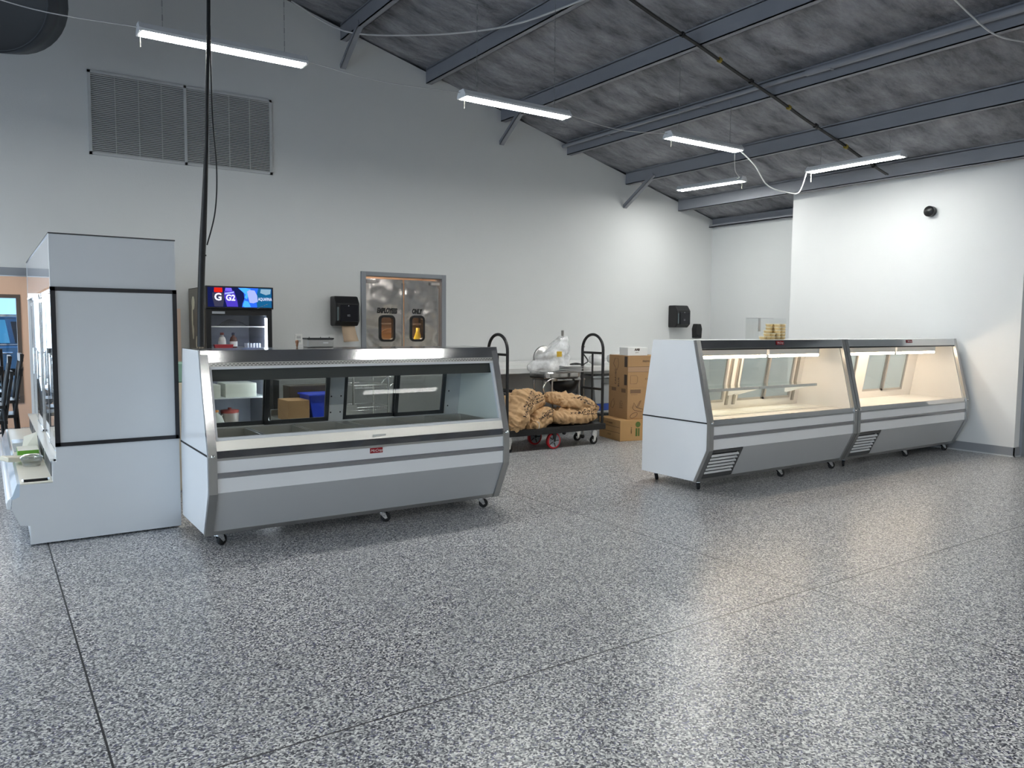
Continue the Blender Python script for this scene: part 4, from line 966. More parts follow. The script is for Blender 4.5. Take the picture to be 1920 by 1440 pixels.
    o = b.build('plastic_bag', mat('dark_smoky_plastic', (.10, .11, .13), rough=.25)); origin_to(o, (2.24, 8.72, 1.47)); tag(o, 'crumpled dark plastic bag on the top fridge shelf', 'bag')
fridge_goods()

# ------------------------------------------------------------------ things on the wall
def towel_dispenser(loc, label, paper):
    x, y, z = loc
    t = thing('paper_towel_dispenser', label, 'towel dispenser', loc, 'black towel dispensers on the back wall')
    w, h, d = .31, .37, .22
    ys = [(y, z + h / 2), (y, z - h / 2), (y - d * .75, z - h / 2), (y - d, z - h / 2 + .06), (y - d, z + h / 2 - .09), (y - d * .72, z + h / 2)]
    MB().prism(ys, 'x', x - w / 2, x + w / 2).build('housing', BLACK, t, bevel=.018)
    MB().box(x - w / 2 + .055, x + w / 2 - .02, y - d - .008, y - d + .01, z - h / 2 + .05, z + h / 2 - .11).build('front_cover', mat('gloss_black', (.008, .008, .012), rough=.12), t, bevel=.006)
    MB().box(x - w / 2 + .008, x - w / 2 + .03, y - d - .004, y - d + .004, z - .12, z + .05).build('lever', mat('smoked_strip', (.16, .20, .21), rough=.15, metal=.6), t, bevel=.003)
    MB().prism([(x - .006, z + .06), (x + .010, z + .06), (x + .002, z + .075)], 'y', y - d - .0095, y - d - .008).build('logo', mat('grey_logo', (.30, .31, .34), rough=.4), t)
    MB().box(x - .018, x + .022, y - d - .0095, y - d - .008, z - .07, z - .05).box(x - .018, x + .022, y - d - .0095, y - d - .008, z - .045, z - .04).build('label_plate', mat('dim_label', (.10, .10, .11), rough=.4), t)
    if paper:
        b = MB(); n = 8; vs = []
        for i in range(n + 1):
            u = i / n; zz = z - h / 2 + .01 - u * .20
            for s in (-1, 1): vs.append((x + .03 + s * .088 + .02 * u + .01 * u * u * s, y - d * .62 - .05 * u * u - (.01 if s > 0 else 0) * u, zz - (.012 if s < 0 and i == n else 0)))
        b.add(vs, [(2 * i, 2 * i + 1, 2 * i + 3, 2 * i + 2) for i in range(n)], True)
        b.build('paper_towel', mat('brown_towel_paper', (.50, .38, .27), rough=.8, bump=.1), t, solid=.001)
    return t
towel_dispenser((3.76, YB, 1.665), 'black towel dispenser left of the steel doors with brown paper hanging out', True)
towel_dispenser((9.70, YB, 1.675), 'black towel dispenser behind the lit cases with no paper showing', False)
t = thing('soap_dispenser', 'small black soap dispenser on the wall behind the lit cases', 'soap dispenser', (10.20, YB, 1.44))
MB().prism([(10.13, 1.31), (10.27, 1.31), (10.28, 1.47), (10.25, 1.555), (10.15, 1.555), (10.12, 1.47)], 'y', YB - .10, YB).build('housing', BLACK, t, bevel=.012)
MB().box(10.16, 10.24, YB - .108, YB - .10, 1.34, 1.37).build('push_bar', mat('gloss_black', (.008, .008, .012), rough=.12), t)
t = thing('wall_outlet', 'white wall outlet beside the black towel dispenser', 'outlet', (3.20, YB, 1.31))
MB().box(3.155, 3.245, YB - .006, YB, 1.245, 1.375).build('cover_plate', mat('white_plate', (.8, .8, .78), rough=.3), t, bevel=.003)
for z in (1.29, 1.335): MB().box(3.175, 3.225, YB - .009, YB - .006, z - .015, z + .015).build('socket', mat('socket_grey', (.5, .5, .5), rough=.4), t)
# on top of the service case
t = thing('label_printer', 'small grey metal box with black lid standing on the service case top', 'box', (2.13, 5.80, 1.32))
MB().box(2.028, 2.236, 5.745, 5.855, 1.3205, 1.385).build('body', SATIN, t, bevel=.008)
MB().box(2.026, 2.238, 5.743, 5.857, 1.383, 1.394).build('lid', BLACK, t, bevel=.003)
MB().box(2.15, 2.19, 5.742, 5.745, 1.353, 1.361).build('slot', WHITE, t)
for x in (2.06, 2.15, 2.22): MB().cyl((x, 5.80, 1.394), (x, 5.80, 1.402), .003, 8).build('pin', BLACK, t)
o = MB().lathe([(0, 0), (.005, 0), (.013, .045), (.009, .056), (0, .058)], (1.965, 5.80, 1.3205), 14).build('wooden_handle', mat('brown_wood', (.22, .10, .05), rough=.5)); origin_to(o, (1.965, 5.80, 1.32)); tag(o, 'small brown wooden handle standing left of the grey box', 'handle')
# on top of the lit cases: plastic sneeze guard box and deli tubs
t = thing('acrylic_stand', 'clear acrylic holder behind the stacked yellow tubs', 'holder', (6.83, 5.36, 1.378))
MB().box(6.62, 7.07, 5.385, 5.389, 1.379, 1.60).build('back_panel', ACRYL, t)
MB().box(6.62, 6.624, 5.22, 5.385, 1.379, 1.60).build('side_panel', ACRYL, t)
MB().box(7.066, 7.07, 5.22, 5.385, 1.379, 1.60).build('side_panel', ACRYL, t)
MB().box(6.62, 7.07, 5.384, 5.390, 1.598, 1.602).box(6.825, 6.865, 5.389, 5.391, 1.46, 1.60).build('edge_strip', mat('frosted_edge', (.58, .58, .62), rough=.4), t)
def tub(loc, label=None):
    t = thing('deli_tub', label or 'small yellow filled deli tub in the stack on the lit case', 'tub', loc, 'yellow deli tubs stacked on the lit case')
    x, y, z = loc
    MB().lathe([(0, 0), (.028, 0), (.035, .024)], (x, y, z), 16).build('cup', mat('yellow_contents', (.85, .64, .32), rough=.4), t)
    MB().lathe([(.0355, 0), (.037, .001), (.037, .007), (.034, .0085), (0, .0085)], (x, y, z + .0235), 16).build('lid', mat('cream_lid', (.88, .78, .56), rough=.35), t)
    return t
t0 = tub((6.66, 5.20, 1.379), 'single yellow deli tub standing apart at the left of the stack')
ORD = ['bottom', 'second', 'third', 'fourth', 'top']
COLN = {6.73: 'the short front stack at the left', 6.815: 'the front stack of two beside the short one', 6.90: 'the front stack under the clear holder middle', 6.978: 'the front stack nearest the second case', 6.86: 'the rear stack at the left', 6.94: 'the rear stack in the middle', 7.018: 'the rear stack at the right end'}
for (cx, cy_, n_) in ((6.73, 5.20, 3), (6.815, 5.20, 2), (6.90, 5.20, 5), (6.978, 5.20, 5), (6.86, 5.278, 5), (6.94, 5.278, 5), (7.018, 5.278, 3)):
    for i in range(n_):
        pos = 'top' if i == n_ - 1 else ORD[i]
        dup(t0, (cx, cy_, 1.379 + i * .0325), 'yellow deli tub, ' + pos + ' of ' + COLN[cx])
# tall cream box & green box glimpsed in the gap left of the service case
for (nm, lab, z0, z1, c_, y_) in (('cream_crate', 'cream box behind the service case, under the green one', .0, .97, (.74, .66, .52), 7.5), ('green_crate', 'pale green box on top of the cream box in the gap', .97, 1.14, (.25, .42, .34), 7.5)):
    o = MB().box(1.33, 1.62, y_ - .15, y_ + .25, z0 + (.001 if z0 else 0), z1).build(nm, mat(nm, c_, rough=.5), bevel=.01); origin_to(o, (1.47, y_, z0)); tag(o, lab, 'box')

# ------------------------------------------------------------------ platform truck with bags
def platform_truck():
    x0, x1, y0, y1, zd = 5.02, 6.50, 7.50, 7.91, .27
    t = thing('platform_truck', 'black steel platform truck with arched handles at both ends', 'cart', ((x0 + x1) / 2, 7.72, 0))
    b = MB().box(x0 - .02, x1 + .02, y0 - .04, y1 + .04, zd - .015, zd).box(x0 - .02, x1 + .02, y0 - .04, y0 - .03, zd - .075, zd - .015).box(x0 - .02, x1 + .02, y1 + .03, y1 + .04, zd - .075, zd - .015).box(x0 - .02, x0 - .01, y0 - .03, y1 + .03, zd - .075, zd - .015).box(x1 + .01, x1 + .02, y0 - .03, y1 + .03, zd - .075, zd - .015)
    b.build('deck', BLACKM, t, bevel=.003)
    for x in (x0 + .01, x1 - .01):
        zt = 1.20; pts = [(x, y0, zd)] + [(x, y0, z) for z in (.6, .9, zt)]
        cyy, rr = (y0 + y1) / 2, (y1 - y0) / 2
        pts += [(x, cyy - rr * math.cos(R(a)), zt + rr * .95 * math.sin(R(a))) for a in range(10, 180, 10)]
        pts += [(x, y1, z) for z in (zt, .9, .6)] + [(x, y1, zd)]
        h = MB().tube(pts, .0185, 12).build('handle', BLACKM, t)
        MB().cyl((x, y0, zt - .04), (x, y1, zt - .04), .016, 10).cyl((x, y0, .70), (x, y1, .70), .016, 10).cyl((x, cyy, zd), (x, cyy, zt - .04), .013, 10).build('handle_bars', BLACKM, h)
    xm = 5.72
    for y in (y0 + .01, y1 - .01):
        c = MB().box(xm - .035, xm + .035, y - .035, y + .035, .20, .205)
        for q in (-.03, .03): c.prism([(xm - .03, .20), (xm + .03, .20), (xm + .012, .09), (xm - .012, .09)], 'y', y + q - .002, y + q + .002)
        c.cyl((xm, y - .036, .101), (xm, y + .036, .101), .008, 8)
        o = c.build('wheel_fork', BLACKM, t)
        w = MB().lathe([(.080, -.022), (.098, -.020), (.101, -.014), (.101, .014), (.098, .020), (.080, .022)], (xm, y, .101), 32, 'y').build('tyre', mat('red_polyurethane', (.50, .012, .02), rough=.35), o)
        MB().lathe([(0, -.020), (.022, -.024), (.024, -.010), (.074, -.012), (.0805, -.022), (.0805, .022), (.074, .012), (.024, .010), (0, .02)], (xm, y, .101), 32, 'y').build('hub', mat('grey_hub', (.28, .30, .34), rough=.4), o)
        b = MB()
        for k in range(5):
            a = 2 * math.pi * k / 5; b.cyl((xm + .02 * math.cos(a), y - .013, .101 + .02 * math.sin(a)), (xm + .075 * math.cos(a), y - .013, .101 + .075 * math.sin(a)), .006, 6)
        b.build('spokes', BLACK, o)
    for x in (x0 + .07, x1 - .10):
        for y in (y0 + .04, y1 - .04):
            c = MB().box(x - .045, x + .045, y - .04, y + .04, .192, .197).cyl((x, y, .17), (x, y, .192), .026, 12)
            for q in (-.022, .022): c.prism([(x - .03, .172), (x + .03, .172), (x + .045 * .3 - .012, .045), (x - .028, .045)], 'y', y + q - .002, y + q + .002)
            o = c.build('caster_fork', CHROME, t)
            MB().lathe([(0, -.014), (.030, -.014), (.050, -.016), (.054, -.010), (.054, .010), (.050, .016), (.030, .014), (0, .014)], (x - .012, y, .054), 22, 'y').build('caster_wheel', RUBBER, o)
            MB().lathe([(0, -.0165), (.012, -.0165), (.014, -.0145), (.028, -.0145), (.028, .0145), (0, .0165)], (x - .012, y, .054), 16, 'y').build('caster_hub', CHROME, o)
platform_truck()

def paper_bag(label, c, dims, rot, seed, tilt=(0, 0), txt=True):
    """lumpy folded kraft sack"""
    t = thing('paper_sack', label, 'sack', c, 'brown paper sacks on the platform truck')
    a, b_, h = dims; n, m = 84, 56
    Rm = Matrix.Rotation(rot, 4, 'Z') @ Matrix.Rotation(tilt[1], 4, 'Y') @ Matrix.Rotation(tilt[0], 4, 'X')
    vs = []
    def shape(u, v):
        th = 2 * math.pi * v; ph = math.pi * (u - .5)
        cx = math.copysign(abs(math.sin(ph)) ** .75, math.sin(ph)); r = max(0.0, math.cos(ph)) ** .45
        y = math.copysign(abs(math.cos(th)) ** .8, math.cos(th)) * r; z = math.copysign(abs(math.sin(th)) ** .85, math.sin(th)) * r
        p = Vector((cx * a, y * b_ * (1 - .12 * cx), z * h * (.95 - .25 * abs(cx) ** 3)))
        q = Vector((p.x * 6 + seed * 3.1, p.y * 6, p.z * 6))
        q = q + Vector((0, noise.noise(q * 1.1) * .8, noise.noise(q * .9 + Vector((7, 1, 3))) * .8)); d = noise.noise(q) * .024 + abs(noise.noise(q * 1.3 + Vector((9, 2, 4)))) * .055 - abs(noise.noise(q * 2.4)) * .045 + abs(noise.noise(q * 4.6 + Vector((1, 5, 2)))) * .022 - .012
        nn = Vector((p.x / a ** 2, p.y / b_ ** 2, p.z / h ** 2)); nn.normalize()
        p = p + nn * (d + .012)
        if p.z < -h * .82: p.z = -h * .82
        return p
    for i in range(n + 1):
        for j in range(m): vs.append(Vector(c) + Rm @ shape(i / n, j / m))
    fs = [(i * m + j, (i + 1) * m + j, (i + 1) * m + (j + 1) % m, i * m + (j + 1) % m) for i in range(n) for j in range(m)]
    MB().add(vs, fs, True).build('sack_body', KRAFT, t)
    e = []
    for i in range(14):
        v = -.6 + 1.2 * i / 13; e.append(Vector(c) + Rm @ Vector((-a * .97 - .02 * math.sin(i * 1.7), v * b_ * .8, .02 * noise.noise(Vector((i, seed, 0))))))
    MB().tube(e, .012, 6).build('rolled_end', KRAFT, t)
    return t, Rm, shape
def sack_print(t, c, Rm, shape, u0, v0, lines, k=1.0):
    """printed lines wrapped onto the sack surface"""
    for li, st in enumerate(lines):
        cu = bpy.data.curves.new('p', 'FONT'); cu.body = st; cu.size = 1; cu.align_x = 'CENTER'; cu.resolution_u = 2; cu.offset = .02
        o = bpy.data.objects.new('p', cu); me = bpy.data.meshes.new_from_object(o); bpy.data.objects.remove(o)
        vs = [v.co.copy() for v in me.vertices]; out = []
        for v in vs:
            u = u0 + v.x * .060 * k; w = v0 + (.062 * (1 - li) + v.y * .062) * k * .8
            w = -w; p = shape(u, .42 + w); q1 = shape(u + .004, .42 + w); q2 = shape(u, .42 + w + .004)
            n = (q1 - p).cross(q2 - p)
            if n.length > 1e-9: n.normalize()
            if n.dot(p) < 0: n = -n
            out.append(Vector(c) + Rm @ (p + n * .005))
        b = MB(); b.add(out, [tuple(f.vertices) for f in me.polygons]); b.build('lettering', INK, t)
bags = [
    ('brown paper sack lying on the right of the truck deck, under another', (6.10, 7.66, .365), (.36, .19, .105), R(2), 1, (0, R(0))),
    ('brown paper sack heaped on top at the right, mouth towards the middle', (6.17, 7.72, .535), (.37, .18, .09), R(-4), 2, (R(6), R(12))),
    ('short brown paper sack on the truck deck left of centre, string at its end', (5.56, 7.66, .37), (.25, .17, .10), R(8), 3, (R(10), R(-18))),
    ('brown paper sack slumped over the pile at the left of the truck', (5.40, 7.76, .56), (.33, .19, .12), R(10), 4, (R(15), R(-10))),
    ('brown paper sack leaning steeply down at the left end of the truck', (5.24, 7.60, .50), (.28, .17, .11), R(15), 5, (R(20), R(-48))),
]
for (lab, c, dm, rz, sd, tl) in bags:
    t, Rm, shp = paper_bag(lab, c, dm, rz, sd, tl)
    sack_print(t, c, Rm, shp, .68, .0, ('ALL NATURAL', 'HARDWOOD LUMP', 'CHARCOAL'), 1.0)
cord('bag_string', [(5.42, 7.44, .36), (5.44, 7.43, .345), (5.455, 7.44, .30), (5.45, 7.45, .275)], .004, mat('white_string', (.8, .8, .78), rough=.6), 'short white string hanging from the sack mouth at the deck edge', 'string', 4)

# ------------------------------------------------------------------ cardboard boxes
def carton(name, label, corner, rot, w, d, h, m, group='cardboard boxes stacked by the lit case', tape=True):
    """corner = front-left bottom corner; face turned by rot"""
    t = thing(name, label, 'box', corner, group)
    X = Matrix.Translation(corner) @ Matrix.Rotation(rot, 4, 'Z')
    b = MB(); b.X = X; b.box(0, w, 0, d, 0, h); b.build('carton_body', m, t, bevel=.004)
    fl = MB(); fl.X = X; fl.box(0, w, d / 2 - .001, d / 2 + .001, h, h + .001); fl.build('flap_seam', INK, t)
    return t, X
def face_marks(t, X, m, rects, side='f', nm='printing'):
    b = MB(); b.X = X
    for (u0, u1, z0, z1) in rects:
        if side == 'f': b.box(u0, u1, -.0015, -.0005, z0, z1)
        else: b.box(-.0015, -.0005, u0, u1, z0, z1)
    b.build(nm, m, t)
def face_text(t, X, s, m, u, z, h, side='f', **k):
    R3 = X.to_3x3()
    if side == 'f': o = X @ Vector((u, -.001, z)); xd = R3 @ Vector((1, 0, 0))
    else: o = X @ Vector((-.001, u, z)); xd = R3 @ Vector((0, -1, 0))
    if k.pop('vert', False): text('lettering', s, m, t, tuple(o), (0, 0, 1), tuple(-Vector(xd)), h, **k)
    else: text('lettering', s, m, t, tuple(o), tuple(xd), (0, 0, 1), h, **k)
ra = R(-12)
t, X = carton('cardboard_box', 'wide tan cardboard box on the floor at the bottom of the stack', (6.825, 7.528, 0), ra, .60, .56, .275, CARD2)
face_marks(t, X, INK, [(0.0, .56, .178, .182), (0.0, .56, .105, .109), (.0, .004, .0, .27)], 's')
face_text(t, X, 'FOAM HINGED', PRINTB, .30, .21, .022, 's'); face_text(t, X, 'FOOD', PRINTB, .28, .055, .022, 's')
face_marks(t, X, PRINTG, [(.235, .262, .06, .165), (.272, .295, .06, .165)]); face_text(t, X, 'PRIMO 8', INK, .18, .14, .016, vert=True)
b = MB(); b.X = X; b.cyl((.27, -.002, .215), (.27, -.0005, .215), .038, 16); b.build('leaf_print', PRINTG, t)
cB = (6.975, 7.56, .276)
t, X = carton('cardboard_box', 'plain brown cardboard box in the middle of the stack', cB, ra, .56, .50, .42, CARD)
face_marks(t, X, PRINTB, [(.04, .20, .345, .395), (.05, .15, .325, .330)]); face_marks(t, X, PRINTB, [(.05, .16, .35, .40), (.30, .42, .36, .405)], 's')
def outline(t, X, pts, side='f', r=.0035):
    b = MB(); b.X = X; b.tube([((u, -.001, z) if side == 'f' else (-.001, u, z)) for u, z in pts], r, 5, True); b.build('line_drawing', PRINTB, t)
outline(t, X, [(.10, .22), (.14, .16), (.24, .13), (.22, .10), (.11, .12), (.08, .15)]); outline(t, X, [(.14, .16), (.19, .24), (.21, .25), (.17, .17)])
outline(t, X, [(.10 + .055 * math.cos(R(a)), .055 + .032 * math.sin(R(a)) + .02 * math.cos(R(a))) for a in range(0, 360, 30)])
for i, s in enumerate(('HOT', 'DELI 37', 'FOOD', 'BOXES')): face_text(t, X, s, PRINTB, .16, .22 - i * .028, .02, 's')
outline(t, X, [(.36, .25), (.42, .20), (.44, .13), (.38, .12), (.34, .18)], 's')
cC = (6.975, 7.56, .697)
t, X = carton('cardboard_box', 'brown cardboard box with tape bands at the top of the big stack', cC, ra, .56, .50, .42, CARD)
b = MB(); b.X = X; b.box(0, .56, -.001, -.0003, .205, .275); b.build('tape', mat('brown_tape', (.40, .25, .15), rough=.4), t)
face_marks(t, X, INK, [(0, .56, .272, .276), (0, .56, .204, .207)])
face_text(t, X, 'PREMIUM TF', INK, .32, .335, .026); face_text(t, X, 'COMPO', INK, .33, .10, .026)
outline(t, X, [(.04, .05), (.13, .05), (.15, .08), (.15, .14), (.13, .16), (.04, .16)], r=.0025)
face_marks(t, X, INK, [(.02, .09, .27, .41), (.02, .09, .03, .17)], 's'); face_text(t, X, 'BLUE', INK, .22, .06, .04, 's', vert=True); face_text(t, X, 'CARVED', INK, .30, .13, .04, 's', vert=True)
outline(t, X, [(.28, .22), (.38, .30), (.34, .38), (.26, .38), (.24, .30)], 's')
t = thing('white_box', 'small white printed box on top of the cardboard stack', 'box', (7.1, 7.7, 1.118))
X = Matrix.Translation((6.99, 7.585, 1.119)) @ Matrix.Rotation(ra, 4, 'Z')
b = MB(); b.X = X; b.box(0, .30, 0, .22, 0, .105); b.build('carton_body', mat('white_box_card', (.80, .80, .78), rough=.45), t, bevel=.003)
R3 = X.to_3x3()
text('lettering', 'AAB', INK, t, tuple(X @ Vector((.14, -.001, .065))), tuple(R3 @ Vector((1, 0, 0))), (0, 0, 1), .028, bold=.003)
text('lettering', 'gloves', PRINTB, t, tuple(X @ Vector((.14, -.001, .035))), tuple(R3 @ Vector((1, 0, 0))), (0, 0, 1), .014)

# ------------------------------------------------------------------ worktables along the back wall
def worktable(label, x0, x1, y0, y1, z, lower, m_top=SATIN, th=.05):
    t = thing('worktable', label, 'table', ((x0 + x1) / 2, (y0 + y1) / 2, 0))
    MB().box(x0, x1, y0, y1, z - th, z).box(x0, x1, y1 - .015, y1, z, z + .06).build('tabletop', m_top, t, bevel=.004)
    for x in (x0 + .04, x1 - .08):
        for y in (y0 + .04, y1 - .08): MB().cyl((x + .02, y + .02, 0), (x + .02, y + .02, z - th), .02, 12).build('leg', SATIN, t)
    if lower: MB().box(x0 + .03, x1 - .03, y0 + .05, y1 - .05, lower - .02, lower).build('undershelf', SATIN, t)
    return t
WT = mat('white_counter_top', (.74, .74, .73), rough=.3)
worktable('long white topped worktable against the wall behind the left arched handle', 5.25, 6.95, 8.62, 9.36, .92, .30, WT, .07)
worktable('white topped worktable against the wall behind the right arched handle', 7.0, 9.1, 8.62, 9.36, .92, .26, WT, .07)
# dark storage under the tables
def simple_box(name, label, cat, x0, x1, y0, y1, z0, z1, m, bev=.005):
    o = MB().box(x0, x1, y0, y1, z0 + .0005, z1).build(name, m, bevel=bev); origin_to(o, ((x0 + x1) / 2, (y0 + y1) / 2, z0)); return tag(o, label, cat)
simple_box('storage_bin', 'black storage bin under the worktable at the left', 'bin', 5.40, 6.00, 8.75, 9.25, .30, .62, BLACKM)
simple_box('orange_crate', 'dark orange crate on the shelf under the left worktable', 'crate', 6.05, 6.42, 8.72, 9.1, .30, .50, mat('dark_orange', (.34, .13, .04), rough=.5))
simple_box('blue_tray', 'blue tray low on the shelf behind the right truck handle', 'tray', 7.35, 8.0, 8.70, 9.1, .26, .36, mat('blue_tray', (.02, .06, .30), rough=.4))
# grey lidded tote under the right table
t = thing('storage_tote', 'grey lidded plastic tote on a low cabinet under the right worktable', 'tote', (7.7, 8.95, .36))
TG = mat('grey_tote', (.33, .35, .36), rough=.5)
MB().prism([(7.40, .3605), (7.95, .3605), (8.0, .74), (7.35, .74)], 'y', 8.70, 9.1).build('tub', TG, t, bevel=.01)
MB().box(7.33, 8.02, 8.68, 9.12, .74, .77).build('lid', TG, t, bevel=.006)
MB().box(7.52, 7.68, 8.675, 8.70, .66, .73).build('latch', mat('latch_dark', (.12, .13, .13), rough=.4), t)
# items on the right table
for i, (x, s) in enumerate(((7.62, .9), (8.0, 1.0), (8.35, .8))):
    b = MB(); vs = []
    for a in range(17):
        for c_ in range(12):
            ph = math.pi * a / 16; th = 2 * math.pi * c_ / 12; q = Vector((math.sin(ph) * math.cos(th), math.sin(ph) * math.sin(th), math.cos(ph)))
            k_ = 1 + .25 * noise.noise(q * 2.2 + Vector((i * 5, 0, 0))); vs.append((x + q.x * .15 * s * k_, 8.95 + q.y * .13 * k_, max(.922, 1.0 + q.z * .085 * s * k_)))
    b.add(vs, [(a * 12 + c_, a * 12 + (c_ + 1) % 12, (a + 1) * 12 + (c_ + 1) % 12, (a + 1) * 12 + c_) for a in range(16) for c_ in range(12)], True)
    o = b.build('plastic_wrap_bundle', mat('milky_plastic', (.62, .63, .63), rough=.25)); origin_to(o, (x, 8.95, .92)); tag(o, ('crumpled milky plastic bundle at the left end of the right worktable', 'crumpled milky plastic bundle in the middle of the right worktable', 'crumpled milky plastic bundle next to the cardboard stack')[i], 'plastic bag', 'plastic bundles on the worktable')
cord('power_cord', [(7.0, 8.80, .935), (7.1, 8.72, .95), (7.22, 8.76, .94), (7.12, 8.82, .96), (6.98, 8.78, .95), (7.05, 8.70, .94), (7.2, 8.72, .96), (7.32, 8.80, 1.0), (7.30, 8.9, 1.12), (7.38, 9.0, 1.2), (7.5, 9.1, 1.19)], .010, BLACK, 'coiled black power cord on the wall worktable', 'cord', 5)

# ------------------------------------------------------------------ steel machine stand with plastic-covered slicer
def slicer_stand():
    t = thing('machine_stand', 'stainless rolling stand carrying the plastic covered machine', 'stand', (6.33, 8.2, 0))
    x0, x1, y0, y1 = 6.08, 6.60, 8.02, 8.42
    pst = []
    for x in (x0, x1):
        for y in (y0, y1): MB().cyl((x, y, .05), (x, y, .79), .015, 10).build('leg', STAIN, t)
    MB().box(x0 - .02, x1 + .02, y0 - .02, y1 + .02, .785, .81).build('tabletop', STAIN, t, bevel=.003)
    MB().cyl((x0, y0, .575), (x1, y0, .575), .012, 8).cyl((x0, y1, .575), (x1, y1, .575), .012, 8).cyl((x0, y0, .575), (x0, y1, .575), .012, 8).cyl((x1, y0, .575), (x1, y1, .575), .012, 8).build('stretcher', STAIN, t)
    MB().tube(spl([(6.14, 8.0, .80), (6.05, 7.98, .815), (5.94, 7.98, .77), (5.91, 7.98, .68), (5.97, 7.98, .58), (6.05, 8.0, .50)]), .012, 8).build('push_handle', CHROME, t)
    MB().lathe([(0, -.20), (.09, -.18), (.17, -.10), (.21, 0), (0, 0)], (6.40, 8.18, .783), 24).build('drip_bowl', BLACK, t)
    for x in (x0, x1):
        for y in (y0, y1): MB().lathe([(0, -.012), (.028, -.01), (.028, .01), (0, .012)], (x, y, .028), 14, 'y').cyl((x, y, .028), (x, y, .05), .008, 8).build('caster', RUBBER, t)
    # slicer: base, round blade guard, carriage column
    t = thing('meat_slicer', 'stainless slicer with tall rod under the clear plastic cover', 'slicer', (6.33, 8.2, .81))
    MB().box(5.98, 6.56, 8.05, 8.40, .811, .90).build('base', STAIN, t, bevel=.02)
    MB().cyl((6.0, 8.04, .86), (6.0, 8.01, .86), .035, 16).build('dial', mat('grey_knob', (.3, .3, .3), rough=.3), t)
    MB().cyl((6.52, 8.38, .90), (6.52, 8.38, 1.44), .016, 12).build('rod', mat('dull_rod', (.30, .28, .25), rough=.4, metal=.7), t)
    MB().cyl((6.56, 8.36, 1.05), (6.56, 8.36, 1.33), .024, 12).build('carriage_post', mat('dark_post', (.12, .11, .10), rough=.3, metal=.6), t)
    MB().box(6.42, 6.50, 8.30, 8.36, 1.10, 1.33).cyl((6.38, 8.33, 1.315), (6.43, 8.33, 1.315), .02, 12).build('carriage_handle', CHROME, t, bevel=.006)
    b = MB(); b.X = Matrix.Translation((6.10, 8.25, 1.08)) @ Matrix.Rotation(R(-18), 4, 'Y')
    b.lathe([(0, -.02), (.15, -.02), (.16, 0), (.15, .02), (0, .02)], (0, 0, 0), 28, 'y'); b.build('blade_guard', SATIN, t)
    # paper and trays resting on the base in front
    b = MB(); rnd = random.Random(4)
    for i in range(9):
        b.X = Matrix.Translation((6.42 + rnd.uniform(-.015, .015), 8.02, .903 + i * .009)) @ Matrix.Rotation(R(rnd.uniform(-12, 9)), 4, 'Z') @ Matrix.Rotation(R(rnd.uniform(-2, 3)), 4, 'Y')
        b.box(-.20, .22, -.12, .14, 0, .003)
    o = b.build('paper_stack', mat('white_paper', (.88, .88, .88), rough=.6)); origin_to(o, (6.42, 8.02, .90)); tag(o, 'fanned stack of white paper sheets in front of the slicer', 'paper')
    # translucent cover
    b = MB(); vs = []; n, m = 30, 26
    for i in range(n + 1):
        u = i / n
        for j in range(m):
            th = 2 * math.pi * j / m; k_ = noise.noise(Vector((math.cos(th) * 1.7, math.sin(th) * 1.7, u * 4.2)))
            z = .915 + u * .44
            w = .30 * (1 - .62 * u ** 2.2) + .05 * k_
            cx = 6.22 + .16 * u ** 1.6 + .03 * noise.noise(Vector((u * 5, 1, 1)))
            fx = cx + w * math.cos(th) * (1 - .15 * math.cos(th)); fy = 8.24 + w * .62 * math.sin(th) + .02 * noise.noise(Vector((th * 2, u * 9, 5)))
            z2 = z + .035 * noise.noise(Vector((math.cos(th) * 2, math.sin(th) * 2, u * 3 + 9))) - .10 * u * max(0, -math.cos(th))
            vs.append((fx, fy, z2))
    fs = [(i * m + j, i * m + (j + 1) % m, (i + 1) * m + (j + 1) % m, (i + 1) * m + j) for i in range(n) for j in range(m)] + [tuple(n * m + j for j in range(m))]
    b.add(vs, fs, True)
    pm = bpy.data.materials.new('thin_clear_bag'); pm.use_nodes = True; nt = pm.node_tree; nt.nodes.clear(); N = nt.nodes.new; Lk = nt.links.new
    out = N('ShaderNodeOutputMaterial'); mx = N('ShaderNodeMixShader'); tr = N('ShaderNodeBsdfTransparent'); p = N('ShaderNodeBsdfPrincipled')
    p.inputs['Base Color'].default_value = (.90, .91, .92, 1); p.inputs['Roughness'].default_value = .22
    nz = N('ShaderNodeTexNoise'); nz.inputs['Scale'].default_value = 9; nz.inputs['Detail'].default_value = 5; tc = N('ShaderNodeTexCoord'); Lk(tc.outputs['Object'], nz.inputs['Vector'])
    bp = N('ShaderNodeBump'); bp.inputs['Strength'].default_value = .8; bp.inputs['Distance'].default_value = .05; Lk(nz.outputs['Fac'], bp.inputs['Height']); Lk(bp.outputs[0], p.inputs['Normal'])
    mr = N('ShaderNodeMapRange'); mr.inputs[1].default_value = .35; mr.inputs[2].default_value = .7; mr.inputs[3].default_value = .45; mr.inputs[4].default_value = .85; Lk(nz.outputs['Fac'], mr.inputs[0])
    Lk(mr.outputs[0], mx.inputs[0]); Lk(tr.outputs[0], mx.inputs[1]); Lk(p.outputs[0], mx.inputs[2]); Lk(mx.outputs[0], out.inputs[0])
    o = b.build('plastic_cover', pm); origin_to(o, (6.25, 8.22, .91)); tag(o, 'crumpled clear plastic bag draped over the slicer', 'plastic bag')
    o2 = MB().box(6.16, 6.24, 8.038, 8.042, 1.10, 1.17).build('yellow_patch', mat('yellow_label', (.75, .48, .05), rough=.5)); origin_to(o2, (6.2, 8.04, 1.1)); o2.parent = o; o2.location = Vector((6.2, 8.03, 1.10)) - o.location
slicer_stand()

